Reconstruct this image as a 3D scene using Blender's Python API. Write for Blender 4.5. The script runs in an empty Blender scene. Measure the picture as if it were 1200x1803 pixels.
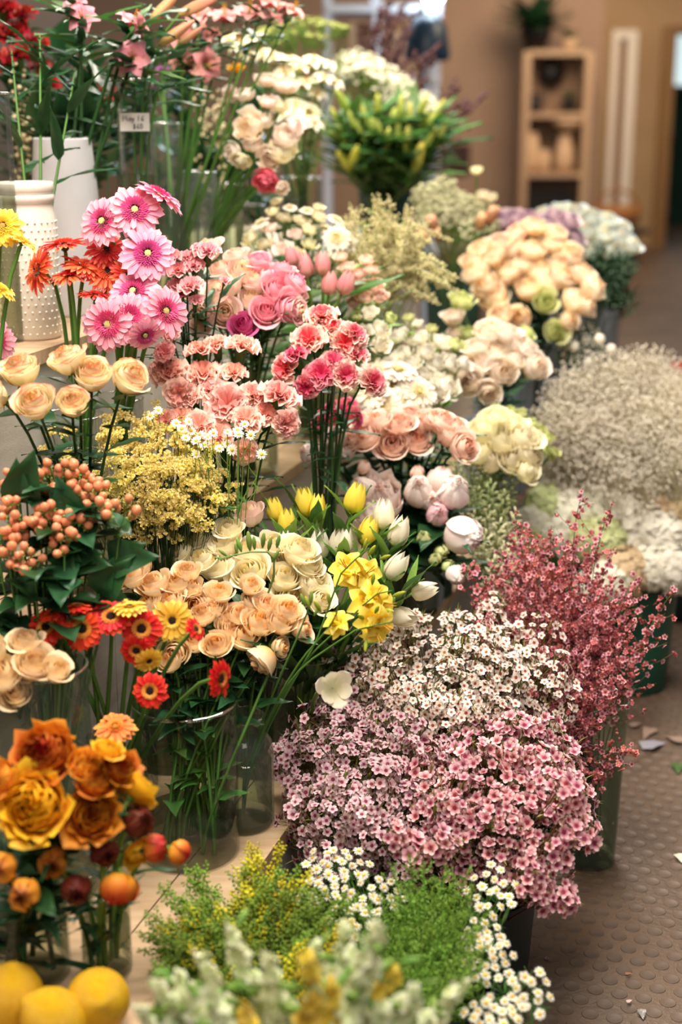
import bpy, math, random
import numpy as np
from mathutils import Vector, Matrix

S = bpy.context.scene
C = S.collection
rnd = random.Random(11)
npr = np.random.RandomState(5)
pi = math.pi

# ------------------------------------------------------------------ camera
CAM = np.array([0.0, 0.0, 1.40]); PITCH = math.radians(16.0); FPX = 2500.0
FW = np.array([0, math.cos(PITCH), -math.sin(PITCH)])
UP = np.array([0, math.sin(PITCH), math.cos(PITCH)])
RT = np.array([1.0, 0, 0])
cd = bpy.data.cameras.new('camera'); cam = bpy.data.objects.new('camera', cd); C.objects.link(cam)
cam.location = CAM; cam.rotation_euler = (pi/2 - PITCH, 0, 0)
cd.sensor_fit = 'HORIZONTAL'; cd.sensor_width = 24.0; cd.lens = FPX/1200*24.0
cd.clip_start = .05; cd.clip_end = 100
cd.dof.use_dof = True; cd.dof.focus_distance = 2.36; cd.dof.aperture_fstop = 2.0; cd.dof.aperture_blades = 9
S.camera = cam

# ------------------------------------------------------------------ light
W = bpy.data.worlds.new('world'); S.world = W; W.use_nodes = True
bg = W.node_tree.nodes['Background']; bg.inputs[0].default_value = (1.0, .94, .88, 1); bg.inputs[1].default_value = .23
def area(name, loc, size, energy, col, aim=None, size_y=None):
    l = bpy.data.lights.new(name, 'AREA'); l.energy = energy; l.size = size; l.color = col
    if size_y: l.shape = 'RECTANGLE'; l.size_y = size_y
    o = bpy.data.objects.new(name, l); C.objects.link(o); o.location = loc
    if aim is not None:
        o.rotation_euler = (Vector(aim) - Vector(loc)).to_track_quat('-Z', 'Y').to_euler()
    return o
area('ceiling_light', (-.25, 1.75, 3.0), 1.3, 124, (1, .92, .81), (.0, 2.3, .5))
area('ceiling_light', (.2, 4.3, 3.1), 1.3, 150, (1, .91, .79), (.4, 3.6, .6))
area('ceiling_light', (.5, .0, 2.7), 1.0, 24, (1, .92, .82), (-.2, 2.0, .6))
area('ceiling_light', (2.2, 12.0, 3.0), 1.6, 90, (1, .76, .55), (2.2, 13.2, .8))
area('ceiling_light', (2.0, 7.4, 3.1), 1.2, 70, (1, .80, .58), (1.6, 7.2, 0))
area('window_daylight', (-.2, 9.0, 2.9), 1.4, 70, (.66, .82, 1.0), (.3, 5.0, 1.0))
S.cycles.transparent_max_bounces = 32
S.view_settings.view_transform = 'Standard'; S.view_settings.look = 'None'
S.view_settings.exposure = 0.0; S.view_settings.gamma = 1.0; S.view_settings.use_curve_mapping = False

# ------------------------------------------------------------------ pixels -> world
def P(px, py, d):
    return CAM + d*(FW + RT*(px-600)/FPX - UP*(py-901.5)/FPX)
def Pz(px, py, z):
    r = FW + RT*(px-600)/FPX - UP*(py-901.5)/FPX
    return CAM + r*((z-CAM[2])/r[2])
def pix(p):
    v = np.asarray(p) - CAM; d = v @ FW
    return 600 + FPX*(v @ RT)/d, 901.5 - FPX*(v @ UP)/d, d
def camdir(f):
    v = RT*f[0] + UP*f[1] - FW*f[2]; return v/np.linalg.norm(v)
def unit(v):
    v = np.asarray(v, float); return v/(np.linalg.norm(v)+1e-12)

# ------------------------------------------------------------------ colour and materials
def lin(h):
    h = h.lstrip('#'); c = [int(h[i:i+2], 16)/255 for i in (0, 2, 4)]
    return tuple((x/12.92 if x <= .04045 else ((x+.055)/1.055)**2.4) for x in c) + (1.0,)
MATS = {}
def _base(name):
    m = bpy.data.materials.new(name); m.use_nodes = True; nt = m.node_tree; nt.nodes.clear()
    out = nt.nodes.new('ShaderNodeOutputMaterial'); return m, nt, out
def petal(name, ramp, core=None, edge=None, var=.10, trans=.30, rough=.55, core_pow=1.5, noise=.10, spots=None, hue=.012):
    """petal / leaf material: colour runs along attribute t (base to tip), k (heart to outside of the bloom)"""
    if name in MATS: return MATS[name]
    m, nt, out = _base(name); N = nt.nodes.new; L = nt.links.new
    at = N('ShaderNodeAttribute'); at.attribute_name = 't'
    cr = N('ShaderNodeValToRGB'); L(at.outputs['Fac'], cr.inputs[0])
    el = cr.color_ramp.elements
    while len(el) < len(ramp): el.new(.5)
    if len(ramp) == 1: ramp = [ramp[0], (1.0, ramp[0][1])]
    for e, (p_, c_) in zip(el, ramp): e.position = p_; e.color = lin(c_)
    col = cr.outputs[0]
    ak = N('ShaderNodeAttribute'); ak.attribute_name = 'k'
    if core:
        mr = N('ShaderNodeMapRange'); mr.inputs[1].default_value = 0; mr.inputs[2].default_value = 1.0/core_pow
        mr.inputs[3].default_value = 1; mr.inputs[4].default_value = 0; L(ak.outputs['Fac'], mr.inputs[0])
        mx = N('ShaderNodeMix'); mx.data_type = 'RGBA'; L(mr.outputs[0], mx.inputs[0]); L(col, mx.inputs[6]); mx.inputs[7].default_value = lin(core); col = mx.outputs[2]
    tc = N('ShaderNodeTexCoord'); nz = N('ShaderNodeTexNoise'); nz.inputs['Scale'].default_value = 3.0; nz.inputs['Detail'].default_value = 3
    L(tc.outputs['Object'], nz.inputs['Vector'])
    oi = N('ShaderNodeObjectInfo')
    if edge:
        # a rim of another colour, width broken up by the noise
        ad = N('ShaderNodeMath'); ad.operation = 'MULTIPLY_ADD'; ad.inputs[1].default_value = .25; L(nz.outputs[0], ad.inputs[0]); L(at.outputs['Fac'], ad.inputs[2])
        me = N('ShaderNodeMapRange'); me.inputs[1].default_value = edge[1]+.125; me.inputs[2].default_value = min(edge[1]+.125+edge[2], 1.2); L(ad.outputs[0], me.inputs[0])
        mx = N('ShaderNodeMix'); mx.data_type = 'RGBA'; L(me.outputs[0], mx.inputs[0]); L(col, mx.inputs[6]); mx.inputs[7].default_value = lin(edge[0]); col = mx.outputs[2]
    if spots:
        sp = N('ShaderNodeTexNoise'); sp.inputs['Scale'].default_value = spots[1]; L(tc.outputs['Object'], sp.inputs['Vector'])
        ms = N('ShaderNodeMapRange'); ms.inputs[1].default_value = spots[2]; ms.inputs[2].default_value = spots[2]+.06; L(sp.outputs[0], ms.inputs[0])
        mx = N('ShaderNodeMix'); mx.data_type = 'RGBA'; L(ms.outputs[0], mx.inputs[0]); L(col, mx.inputs[6]); mx.inputs[7].default_value = lin(spots[0]); col = mx.outputs[2]
    hs = N('ShaderNodeHueSaturation'); L(col, hs.inputs['Color'])
    # brightness: each object its own, plus soft mottling
    m1 = N('ShaderNodeMath'); m1.operation = 'MULTIPLY_ADD'; m1.inputs[1].default_value = 2*var; m1.inputs[2].default_value = 1-var-noise*.5
    L(oi.outputs['Random'], m1.inputs[0])
    m2 = N('ShaderNodeMath'); m2.operation = 'MULTIPLY_ADD'; m2.inputs[1].default_value = noise; L(nz.outputs[0], m2.inputs[0]); L(m1.outputs[0], m2.inputs[2])
    L(m2.outputs[0], hs.inputs['Value'])
    m3 = N('ShaderNodeMath'); m3.operation = 'MULTIPLY_ADD'; m3.inputs[1].default_value = 2*hue; m3.inputs[2].default_value = .5-hue
    L(oi.outputs['Random'], m3.inputs[0]); L(m3.outputs[0], hs.inputs['Hue'])
    pb = N('ShaderNodeBsdfPrincipled'); L(hs.outputs[0], pb.inputs['Base Color']); pb.inputs['Roughness'].default_value = rough
    pb.inputs['Specular IOR Level'].default_value = .3
    if trans > 0:
        tr = N('ShaderNodeBsdfTranslucent'); L(hs.outputs[0], tr.inputs[0])
        ms = N('ShaderNodeMixShader'); ms.inputs[0].default_value = trans; L(pb.outputs[0], ms.inputs[1]); L(tr.outputs[0], ms.inputs[2]); L(ms.outputs[0], out.inputs[0])
    else: L(pb.outputs[0], out.inputs[0])
    MATS[name] = m; return m
def plain(name, hexc, rough=.5, noise=0, nscale=8, spec=.4, metal=0, bump=0, bscale=60, c2=None, stretch=None, emit=0):
    if name in MATS: return MATS[name]
    m, nt, out = _base(name); N = nt.nodes.new; L = nt.links.new
    pb = N('ShaderNodeBsdfPrincipled'); pb.inputs['Roughness'].default_value = rough; pb.inputs['Specular IOR Level'].default_value = spec; pb.inputs['Metallic'].default_value = metal
    tc = N('ShaderNodeTexCoord'); vec = tc.outputs['Object']
    if stretch:
        mp = N('ShaderNodeMapping'); mp.inputs['Scale'].default_value = stretch; L(vec, mp.inputs[0]); vec = mp.outputs[0]
    if c2 or noise:
        nz = N('ShaderNodeTexNoise'); nz.inputs['Scale'].default_value = nscale; nz.inputs['Detail'].default_value = 5; L(vec, nz.inputs['Vector'])
        mr = N('ShaderNodeMapRange'); mr.inputs[1].default_value = .3; mr.inputs[2].default_value = .7; L(nz.outputs[0], mr.inputs[0])
        mx = N('ShaderNodeMix'); mx.data_type = 'RGBA'; L(mr.outputs[0], mx.inputs[0]); mx.inputs[6].default_value = lin(hexc)
        c = lin(hexc); mx.inputs[7].default_value = lin(c2) if c2 else tuple(x*(1-noise) for x in c[:3])+(1,)
        L(mx.outputs[2], pb.inputs['Base Color'])
    else: pb.inputs['Base Color'].default_value = lin(hexc)
    if bump:
        nb = N('ShaderNodeTexNoise'); nb.inputs['Scale'].default_value = bscale; nb.inputs['Detail'].default_value = 4; L(vec, nb.inputs['Vector'])
        bp = N('ShaderNodeBump'); bp.inputs['Strength'].default_value = bump; bp.inputs['Distance'].default_value = .01; L(nb.outputs[0], bp.inputs['Height']); L(bp.outputs[0], pb.inputs['Normal'])
    if emit: pb.inputs['Emission Color'].default_value = lin(hexc); pb.inputs['Emission Strength'].default_value = emit
    L(pb.outputs[0], out.inputs[0]); MATS[name] = m; return m
def glass(name, tint, refl=.9, rough=.02, body=.0, bodycol='ffffff'):
    """thin clear glass: the wall lets light straight through and reflects by Fresnel"""
    if name in MATS: return MATS[name]
    m, nt, out = _base(name); N = nt.nodes.new; L = nt.links.new
    tp = N('ShaderNodeBsdfTransparent'); tp.inputs[0].default_value = lin(tint)
    gl = N('ShaderNodeBsdfGlossy'); gl.inputs['Roughness'].default_value = rough; gl.inputs[0].default_value = (refl, refl, refl, 1)
    fr = N('ShaderNodeFresnel'); fr.inputs[0].default_value = 1.5
    ms = N('ShaderNodeMixShader'); hf_ = N('ShaderNodeMath'); hf_.operation = 'MULTIPLY'; hf_.inputs[1].default_value = .6; L(fr.outputs[0], hf_.inputs[0]); L(hf_.outputs[0], ms.inputs[0]); L(tp.outputs[0], ms.inputs[1]); L(gl.outputs[0], ms.inputs[2])
    sh = ms.outputs[0]
    if body:
        df = N('ShaderNodeBsdfDiffuse'); df.inputs[0].default_value = lin(bodycol)
        m2 = N('ShaderNodeMixShader'); m2.inputs[0].default_value = body; L(sh, m2.inputs[1]); L(df.outputs[0], m2.inputs[2]); sh = m2.outputs[0]
    L(sh, out.inputs[0]); MATS[name] = m; return m

# ------------------------------------------------------------------ geometry (numpy)
class G:
    """verts V, faces F (m,4; -1 = triangle), attributes T and K, face material index FM"""
    def __init__(s, V, F, T=None, K=None, FM=None):
        s.V = np.asarray(V, float).reshape(-1, 3); s.F = np.asarray(F, int).reshape(-1, 4); n = len(s.V)
        s.T = np.zeros(n) if T is None else np.broadcast_to(np.asarray(T, float), (n,)).copy()
        s.K = np.ones(n) if K is None else np.broadcast_to(np.asarray(K, float), (n,)).copy()
        s.FM = np.zeros(len(s.F), int) if FM is None else np.broadcast_to(np.asarray(FM, int), (len(s.F),)).copy()
    def m(s, M):
        M = np.asarray(M); return G(s.V @ M[:3, :3].T + M[:3, 3], s.F, s.T, s.K, s.FM)
    def mat(s, i): s.FM[:] = i; return s
    def tk(s, t=None, k=None):
        if t is not None: s.T[:] = t
        if k is not None: s.K[:] = k
        return s
def join(gs):
    gs = [g for g in gs if g is not None and len(g.V)]
    off = np.cumsum([0]+[len(g.V) for g in gs])
    F = np.concatenate([np.where(g.F >= 0, g.F+o, -1) for g, o in zip(gs, off)])
    return G(np.concatenate([g.V for g in gs]), F, np.concatenate([g.T for g in gs]), np.concatenate([g.K for g in gs]), np.concatenate([g.FM for g in gs]))
def inst(g, Ms, K=None):
    """N transformed copies of g in one geometry"""
    Ms = np.asarray(Ms); n = len(Ms)
    V = np.einsum('nij,vj->nvi', Ms[:, :3, :3], g.V) + Ms[:, None, :3, 3]
    o = (np.arange(n)*len(g.V))[:, None, None]
    F = np.where(g.F[None] >= 0, g.F[None]+o, -1)
    kk = np.tile(g.K, n) if K is None else np.repeat(np.asarray(K), len(g.V))
    return G(V.reshape(-1, 3), F.reshape(-1, 4), np.tile(g.T, n), kk, np.tile(g.FM, n))
def frame(z, roll=0.0):
    z = unit(z); a = np.array([0, 0, 1.0]) if abs(z[2]) < .95 else np.array([1.0, 0, 0])
    x = unit(np.cross(a, z)); y = np.cross(z, x); c, s = math.cos(roll), math.sin(roll)
    return np.stack([x*c+y*s, y*c-x*s, z], 1)
def xf(p=(0, 0, 0), z=(0, 0, 1), s=1.0, roll=0.0, R=None):
    M = np.eye(4); M[:3, :3] = (frame(z, roll) if R is None else R)*s; M[:3, 3] = p; return M
def mul(*Ms):
    r = np.eye(4)
    for m in Ms: r = r @ np.asarray(m)
    return r
def rz(a): c, s = math.cos(a), math.sin(a); M = np.eye(4); M[:2, :2] = [[c, -s], [s, c]]; return M
def rx(a): c, s = math.cos(a), math.sin(a); M = np.eye(4); M[1:3, 1:3] = [[c, -s], [s, c]]; return M
def ry(a): c, s = math.cos(a), math.sin(a); M = np.eye(4); M[0, 0] = M[2, 2] = c; M[0, 2] = -s; M[2, 0] = s; return M
def tr(x, y, z): M = np.eye(4); M[:3, 3] = (x, y, z); return M
def sc(x, y=None, z=None):
    y = x if y is None else y; z = x if z is None else z; return np.diag([x, y, z, 1.0])
def surf(fn, nu, nv, u0=-1, u1=1, v0=0, v1=1, tfun=None):
    u, v = np.meshgrid(np.linspace(u0, u1, nu), np.linspace(v0, v1, nv))
    X = np.stack(np.broadcast_arrays(*fn(u, v)), -1).reshape(-1, 3)
    i = np.arange(nu-1)[None, :] + nu*np.arange(nv-1)[:, None]; i = i.ravel()
    return G(X, np.stack([i, i+1, i+nu+1, i+nu], 1), (v if tfun is None else tfun(u, v)).ravel())
def revolve(prof, n=24, closed_bottom=False, closed_top=False):
    """profile of (r, z) turned about Z"""
    prof = np.asarray(prof, float); m = len(prof); a = np.arange(n)*2*pi/n
    V = np.stack([prof[:, None, 0]*np.cos(a), prof[:, None, 0]*np.sin(a), np.repeat(prof[:, 1:2], n, 1)], -1).reshape(-1, 3)
    j, i = np.meshgrid(np.arange(m-1), np.arange(n), indexing='ij'); i2 = (i+1) % n
    F = np.stack([j*n+i, j*n+i2, (j+1)*n+i2, (j+1)*n+i], -1).reshape(-1, 4)
    T = np.repeat(np.linspace(0, 1, m), n); Vs, Fs, Ts = [V], [F], [T]; nv = len(V)
    if closed_bottom:
        Vs.append([[0, 0, prof[0, 1]]]); Ts.append([0]); k = np.arange(n); Fs.append(np.stack([(k+1) % n, k, np.full(n, nv), np.full(n, -1)], 1)); nv += 1
    if closed_top:
        Vs.append([[0, 0, prof[-1, 1]]]); Ts.append([1]); k = np.arange(n)+(m-1)*n; Fs.append(np.stack([k, (m-1)*n+(np.arange(n)+1) % n, np.full(n, nv), np.full(n, -1)], 1)); nv += 1
    return G(np.concatenate(Vs), np.concatenate(Fs), np.concatenate(Ts))
def ball(r=1.0, n=8, m=5, z=1.0):
    a = np.linspace(-pi/2, pi/2, m+1)[1:-1]
    prof = [(r*math.cos(x), r*z*math.sin(x)) for x in a]
    g = revolve(prof, n); nn = len(g.V)
    V = np.concatenate([g.V, [[0, 0, -r*z], [0, 0, r*z]]]); k = np.arange(n); top = (len(prof)-1)*n
    F = np.concatenate([g.F, np.stack([(k+1) % n, k, np.full(n, nn), np.full(n, -1)], 1), np.stack([top+k, top+(k+1) % n, np.full(n, nn+1), np.full(n, -1)], 1)])
    return G(V, F, (V[:, 2]/(r*z)+1)/2)
def tube(pts, rad, n=5, cap=False):
    pts = np.asarray(pts, float); m = len(pts); rad = np.broadcast_to(np.asarray(rad, float), (m,))
    tan = np.gradient(pts, axis=0); tan /= np.linalg.norm(tan, axis=1)[:, None]+1e-12
    ref = np.array([.31, .95, .1]) if abs(tan[0] @ [.31, .95, .1]) < .9 else np.array([1.0, 0, 0])
    A = np.cross(tan, ref); A /= np.linalg.norm(A, axis=1)[:, None]+1e-12; B = np.cross(tan, A)
    a = np.arange(n)*2*pi/n
    V = pts[:, None] + rad[:, None, None]*(np.cos(a)[None, :, None]*A[:, None] + np.sin(a)[None, :, None]*B[:, None])
    j, i = np.meshgrid(np.arange(m-1), np.arange(n), indexing='ij'); i2 = (i+1) % n
    F = np.stack([j*n+i, (j+1)*n+i, (j+1)*n+i2, j*n+i2], -1).reshape(-1, 4)
    return G(V.reshape(-1, 3), F, np.repeat(np.linspace(0, 1, m), n))
def box(x0, x1, y0, y1, z0, z1):
    V = [(x, y, z) for z in (z0, z1) for y in (y0, y1) for x in (x0, x1)]
    return G(V, [(0, 2, 3, 1), (4, 5, 7, 6), (0, 1, 5, 4), (2, 6, 7, 3), (0, 4, 6, 2), (1, 3, 7, 5)])
def curve(a, b, ta, tb, n=7):
    """Hermite curve a->b with end tangents"""
    s = np.linspace(0, 1, n)[:, None]; a, b, ta, tb = (np.asarray(x, float) for x in (a, b, ta, tb))
    return (2*s**3-3*s**2+1)*a + (s**3-2*s**2+s)*ta + (-2*s**3+3*s**2)*b + (s**3-s**2)*tb

# ------------------------------------------------------------------ objects
def mesh(name, g, mats, smooth=True):
    me = bpy.data.meshes.new(name); n = len(g.V)
    me.vertices.add(n); me.vertices.foreach_set('co', g.V.astype(np.float32).ravel())
    fl = g.F.ravel(); fl = fl[fl >= 0]; cnt = np.where(g.F[:, 3] < 0, 3, 4)
    me.loops.add(len(fl)); me.loops.foreach_set('vertex_index', fl.astype(np.int32))
    me.polygons.add(len(cnt)); st = np.concatenate([[0], np.cumsum(cnt)[:-1]])
    me.polygons.foreach_set('loop_start', st.astype(np.int32))
    me.polygons.foreach_set('material_index', g.FM.astype(np.int32))
    me.update(calc_edges=True)
    me.polygons.foreach_set('use_smooth', np.full(len(cnt), smooth, dtype=bool))
    for nm, arr in (('t', g.T), ('k', g.K)):
        a = me.attributes.new(nm, 'FLOAT', 'POINT'); a.data.foreach_set('value', arr.astype(np.float32))
    for m in (mats if isinstance(mats, (list, tuple)) else [mats]): me.materials.append(m)
    return me
WM = {}
def tag(o, label=None, cat=None, group=None, kind=None):
    if label: o['label'] = label
    if cat: o['category'] = cat
    if group: o['group'] = group
    if kind: o['kind'] = kind
    return o
def empty(name, loc, label=None, cat=None, group=None):
    o = bpy.data.objects.new(name, None); C.objects.link(o); o.location = loc; o.empty_display_size = .02; WM[o.name] = tr(*loc)
    return tag(o, label, cat, group)
def add(name, me, parent=None, M=None, label=None, kind=None):
    """link one object using mesh data me; M is its world matrix"""
    o = bpy.data.objects.new(name, me); C.objects.link(o)
    M = np.eye(4) if M is None else np.array(M, float)
    WM[o.name] = M
    if parent is not None:
        o.parent = parent; M = np.linalg.inv(WM[parent.name]) @ M
    o.matrix_basis = Matrix(M.tolist())
    if label: o['label'] = label
    if kind: o['kind'] = kind
    return o
ORD = ['first', 'second', 'third', 'fourth', 'fifth', 'sixth', 'seventh', 'eighth', 'ninth', 'tenth', 'eleventh', 'twelfth', 'thirteenth', 'fourteenth']
TIP = {}
def order_labels(items, desc, place, group=None):
    """items: (object, px, py[, own look]) -> a label for each by its own look, row and order in the bunch"""
    n = len(items)
    R = 1 if n <= 4 else 2 if n <= 10 else 3 if n <= 21 else 4 if n <= 32 else 5 if n <= 45 else 6
    rows = {1: [''], 2: ['upper', 'lower'], 3: ['top', 'middle', 'bottom'], 4: ['top', 'second', 'third', 'bottom'], 5: ['top', 'second', 'third', 'fourth', 'bottom'], 6: ['top', 'second', 'third', 'fourth', 'fifth', 'bottom']}[R]
    it = sorted(items, key=lambda x: x[2]); per = math.ceil(n/R)
    for r in range(R):
        row = sorted(it[r*per:(r+1)*per], key=lambda x: x[1])
        for i, x in enumerate(row):
            d = x[3] if len(x) > 3 and x[3] else desc
            if n == 1: lab = f'{d} {place}'.strip()
            else:
                pos = ('leftmost' if i == 0 else 'rightmost' if i == len(row)-1 else ORD[min(i, 13)]+' from left') if len(row) > 1 else 'alone'
                lab = f'{d}, {pos}, ' + (f'{rows[r]} row {place}' if R > 1 else f'{place}')
            if len(lab.replace('-', ' ').split()) > 16: lab = lab.replace(f' row {place}', ' row')
            x[0]['label'] = lab.strip().strip(',')
            if group: x[0]['group'] = group
def single_out():
    """sprays built with one label between them get their row and order in the bunch"""
    by = {}
    for o in C.objects:
        if o.parent is None and o.get('label') and o.name in TIP: by.setdefault(o['label'], []).append(o)
    for lab, os_ in by.items():
        if len(os_) > 1: order_labels([(o,)+TIP[o.name] for o in os_], lab, '')
    for o in C.objects:
        if o.parent is None and o.get('label'): o['label'] = o['label'].replace(' ,', ',').strip().strip(',')

# ================================================================== flower pieces (unit size, axis +Z)
GREEN = petal('leaf_green', [(0, '35592a'), (1, '4f7a35')], var=.2, trans=.25, rough=.42, hue=.02)
DARK = petal('leaf_dark_green', [(0, '1d3a22'), (1, '2f5a32')], var=.22, trans=.18, rough=.36, hue=.02)
LIGHT = petal('leaf_light_green', [(0, '6b9340'), (1, '93b555')], var=.15, trans=.3, rough=.45, hue=.02)
GREY = petal('leaf_grey_green', [(0, '5c7a5e'), (1, '86a183')], var=.15, trans=.25, rough=.55)
STEM = petal('stem_green', [(0, '3c5f27'), (1, '5a8237')], var=.18, trans=0, rough=.45)
STEMD = petal('stem_dark_green', [(0, '243f22'), (1, '35572a')], var=.2, trans=0, rough=.45)
STEMB = petal('stem_brown', [(0, '4a3423'), (1, '6f4d2e')], var=.2, trans=0, rough=.6)
STEML = petal('stem_light_green', [(0, '6d8e3d'), (1, '86a850')], var=.15, trans=0, rough=.45)

def cup(n, R0, R1, H0, H1, w0=1.5, w1=.95, flare=.4, incurve=.25, ruffle=.03, rp=.8, base=.25, nu=7, nv=7, seed=1, belly=.7, ga=2.4, roll=.5, point=0.0, fr_freq=5, inc_out=.0, fp=2.5, ie=3.0):
    """overlapping petals wound around a heart; one G per petal (k = 0 heart .. 1 outside)"""
    r = np.random.RandomState(seed); out = []
    for i in range(n):
        f = i/(n-1); ph = i*ga + r.uniform(-.25, .25); R = (R0+(R1-R0)*f**rp)*r.uniform(.97, 1.03); H = (H0+(H1-H0)*f)*r.uniform(.95, 1.05)
        w = w0+(w1-w0)*f; fl = flare*f**fp*r.uniform(.5, 1.3); a1, a2 = r.uniform(0, 6.28, 2); rl = roll*f**1.5*r.uniform(.5, 1.4); inc = incurve*(1-(1-inc_out)*f*f)
        def fn(u, v):
            vv = v*(1 - .16*np.abs(u)**3 - point*np.abs(u)**1.3 + point*.4)
            ang = ph + u*w*(.5+.5*np.sin(np.clip(v*1.25, 0, 1)*pi/2))
            rr = R*(base+(1-base)*np.sin(np.clip(vv, 0, 1)*pi/2)**belly)
            rr = rr*(1 - inc*np.clip(vv, 0, 1)**ie) + fl*np.maximum(0, vv-.6)**2*3.2 + .05*u*(1-.4*f)
            rf = ruffle*np.sin(u*fr_freq+a1+v*2)*v**2
            z = H*vv - rl*np.maximum(0, vv-.78)**2*7 + rf*1.2
            rr = rr + rf + .02*np.sin(u*3+a2)*v
            return rr*np.cos(ang), rr*np.sin(ang), z
        out.append(surf(fn, nu, nv).tk(k=f))
    return out
def flat_petal(length, width, r0=0.0, cupv=.05, droop=.1, tip=.5, ridges=0.0, nu=5, nv=6, twist=0, k=1.0, power=.6):
    """strap petal from radius r0 to r0+length along +X, lying in XY"""
    def fn(u, v):
        w = width*np.where(v < tip, .45+.55*np.sin(v/max(tip, .01)*pi/2), np.sqrt(np.clip(1-((v-tip)/(1-tip))**2, 0, 1))*.985+.015)
        x = r0+length*v - .03*length*np.abs(u)**2*v; y = u*w
        z = cupv*(np.abs(u)**2)*w/width - droop*v**2 + .25*cupv + ridges*np.cos(u*pi*2)*np.sin(v*pi) + twist*u*v
        return x, y, z
    return surf(fn, nu, nv).tk(k=k)
def leaf_g(length=1.0, width=.25, fold=.12, droop=.35, tip=.4, nu=5, nv=8, wave=.02, point=1.6):
    """leaf growing along +X from the origin, upper side +Z"""
    def fn(u, v):
        w = width*np.sin(np.clip(v, 0, 1)**tip*pi)**.9*(1-.25*v**point)
        w = np.where(v > .98, 0.001, w)
        return length*(v-.12*droop*v**2), u*w, fold*np.abs(u)*w/width*width*2.2 - droop*v**2*length*.5 + wave*np.sin(v*9+u*2)
    return surf(fn, nu, nv, tfun=lambda u, v: .25+.75*np.abs(u)*.6+.2*v)
def ring(g, n, r=None, jit=.05, tilt=.08, s=.08):
    r = r or npr
    return [mul(rz(2*pi*i/n+r.uniform(-jit, jit)), rx(r.uniform(-.12, .12)), xf(s=1+r.uniform(-s, s)), ry(r.uniform(-tilt, tilt))) for i in range(n)]

# a kind of bloom = list of (part name, mesh data, local matrix, kind)
def parts_from(gs, name, mats):
    return [(name, mesh(name, g, mats), np.eye(4), None) for g in gs]
def sepals(mat, n=5, l=.55, w=.14, z=.02, down=.5):
    g = leaf_g(l, w, .03, down, nu=3, nv=5); return ('sepals', mesh('sepals', join([g.m(mul(tr(0, 0, z), rz(i*2*pi/n+.3))) for i in range(n)]+[ball(.17, 8, 4, .8)]), mat), np.eye(4), None)
def merged(gs, name, mats, kind=None): return [(name, mesh(name, join(gs), mats), np.eye(4), kind)]

def rose(mat, seed=1, n=20, split=True, open_=.4, H=1.30, R1=.88, near=True, ruffle=.025):
    gs = cup(n, .09, R1, H, H*.80, 1.6, 1.0, open_, .42, ruffle, .72, base=.30, seed=seed, nu=7 if near else 5, nv=8 if near else 6, roll=.40, point=.04, inc_out=.05, belly=.6)
    gs = [g.m(tr(0, 0, -.55)) for g in gs]
    p = merged(gs[:6], 'heart', mat)+parts_from(gs[6:], 'petal', mat) if split else merged(gs, 'petals', mat)
    s = sepals(GREEN, z=0); return p+[(s[0], s[1], tr(0, 0, -.56), None)]
def peony(mat, seed=1, n=26, split=True, open_=.0, ruffle=.05):
    gs = cup(n, .10, 1.05, 1.62, 1.42, 1.5, .85, open_, .80, ruffle, .75, base=.40, seed=seed, belly=.5, roll=.0, nu=8, nv=8, fr_freq=7, inc_out=.80 if open_ < .2 else .25, ie=2.3)
    gs = [g.m(tr(0, 0, -.75)) for g in gs]
    p = merged(gs[:n-14], 'heart', mat)+parts_from(gs[n-14:], 'petal', mat) if split else merged(gs, 'petals', mat)
    s = sepals(GREEN, 4, .6, .2, 0); return p+[(s[0], s[1], tr(0, 0, -.72), None)]
def ranun(mat, seed=1, n=32, split=True, open_=.35, H0=.90, H1=.55, inc=.45, inc_out=.1, ruffle=.06):
    gs = cup(n, .06, .88, H0, H1, 1.5, .78, open_, inc, ruffle, .75, base=.35, seed=seed, belly=.5, roll=.25, nu=6, nv=6, fr_freq=6, inc_out=inc_out, ie=2.4 if inc > .65 else 3)
    gs = [g.m(tr(0, 0, -.35)) for g in gs]
    if split: p = merged(gs[:n-14], 'inner_petals', mat)+parts_from(gs[n-14:], 'petal', mat)
    else: p = merged(gs, 'petals', mat)
    s = sepals(LIGHT, 5, .42, .12, 0); return p+[(s[0], s[1], tr(0, 0, -.34), None)]
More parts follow.
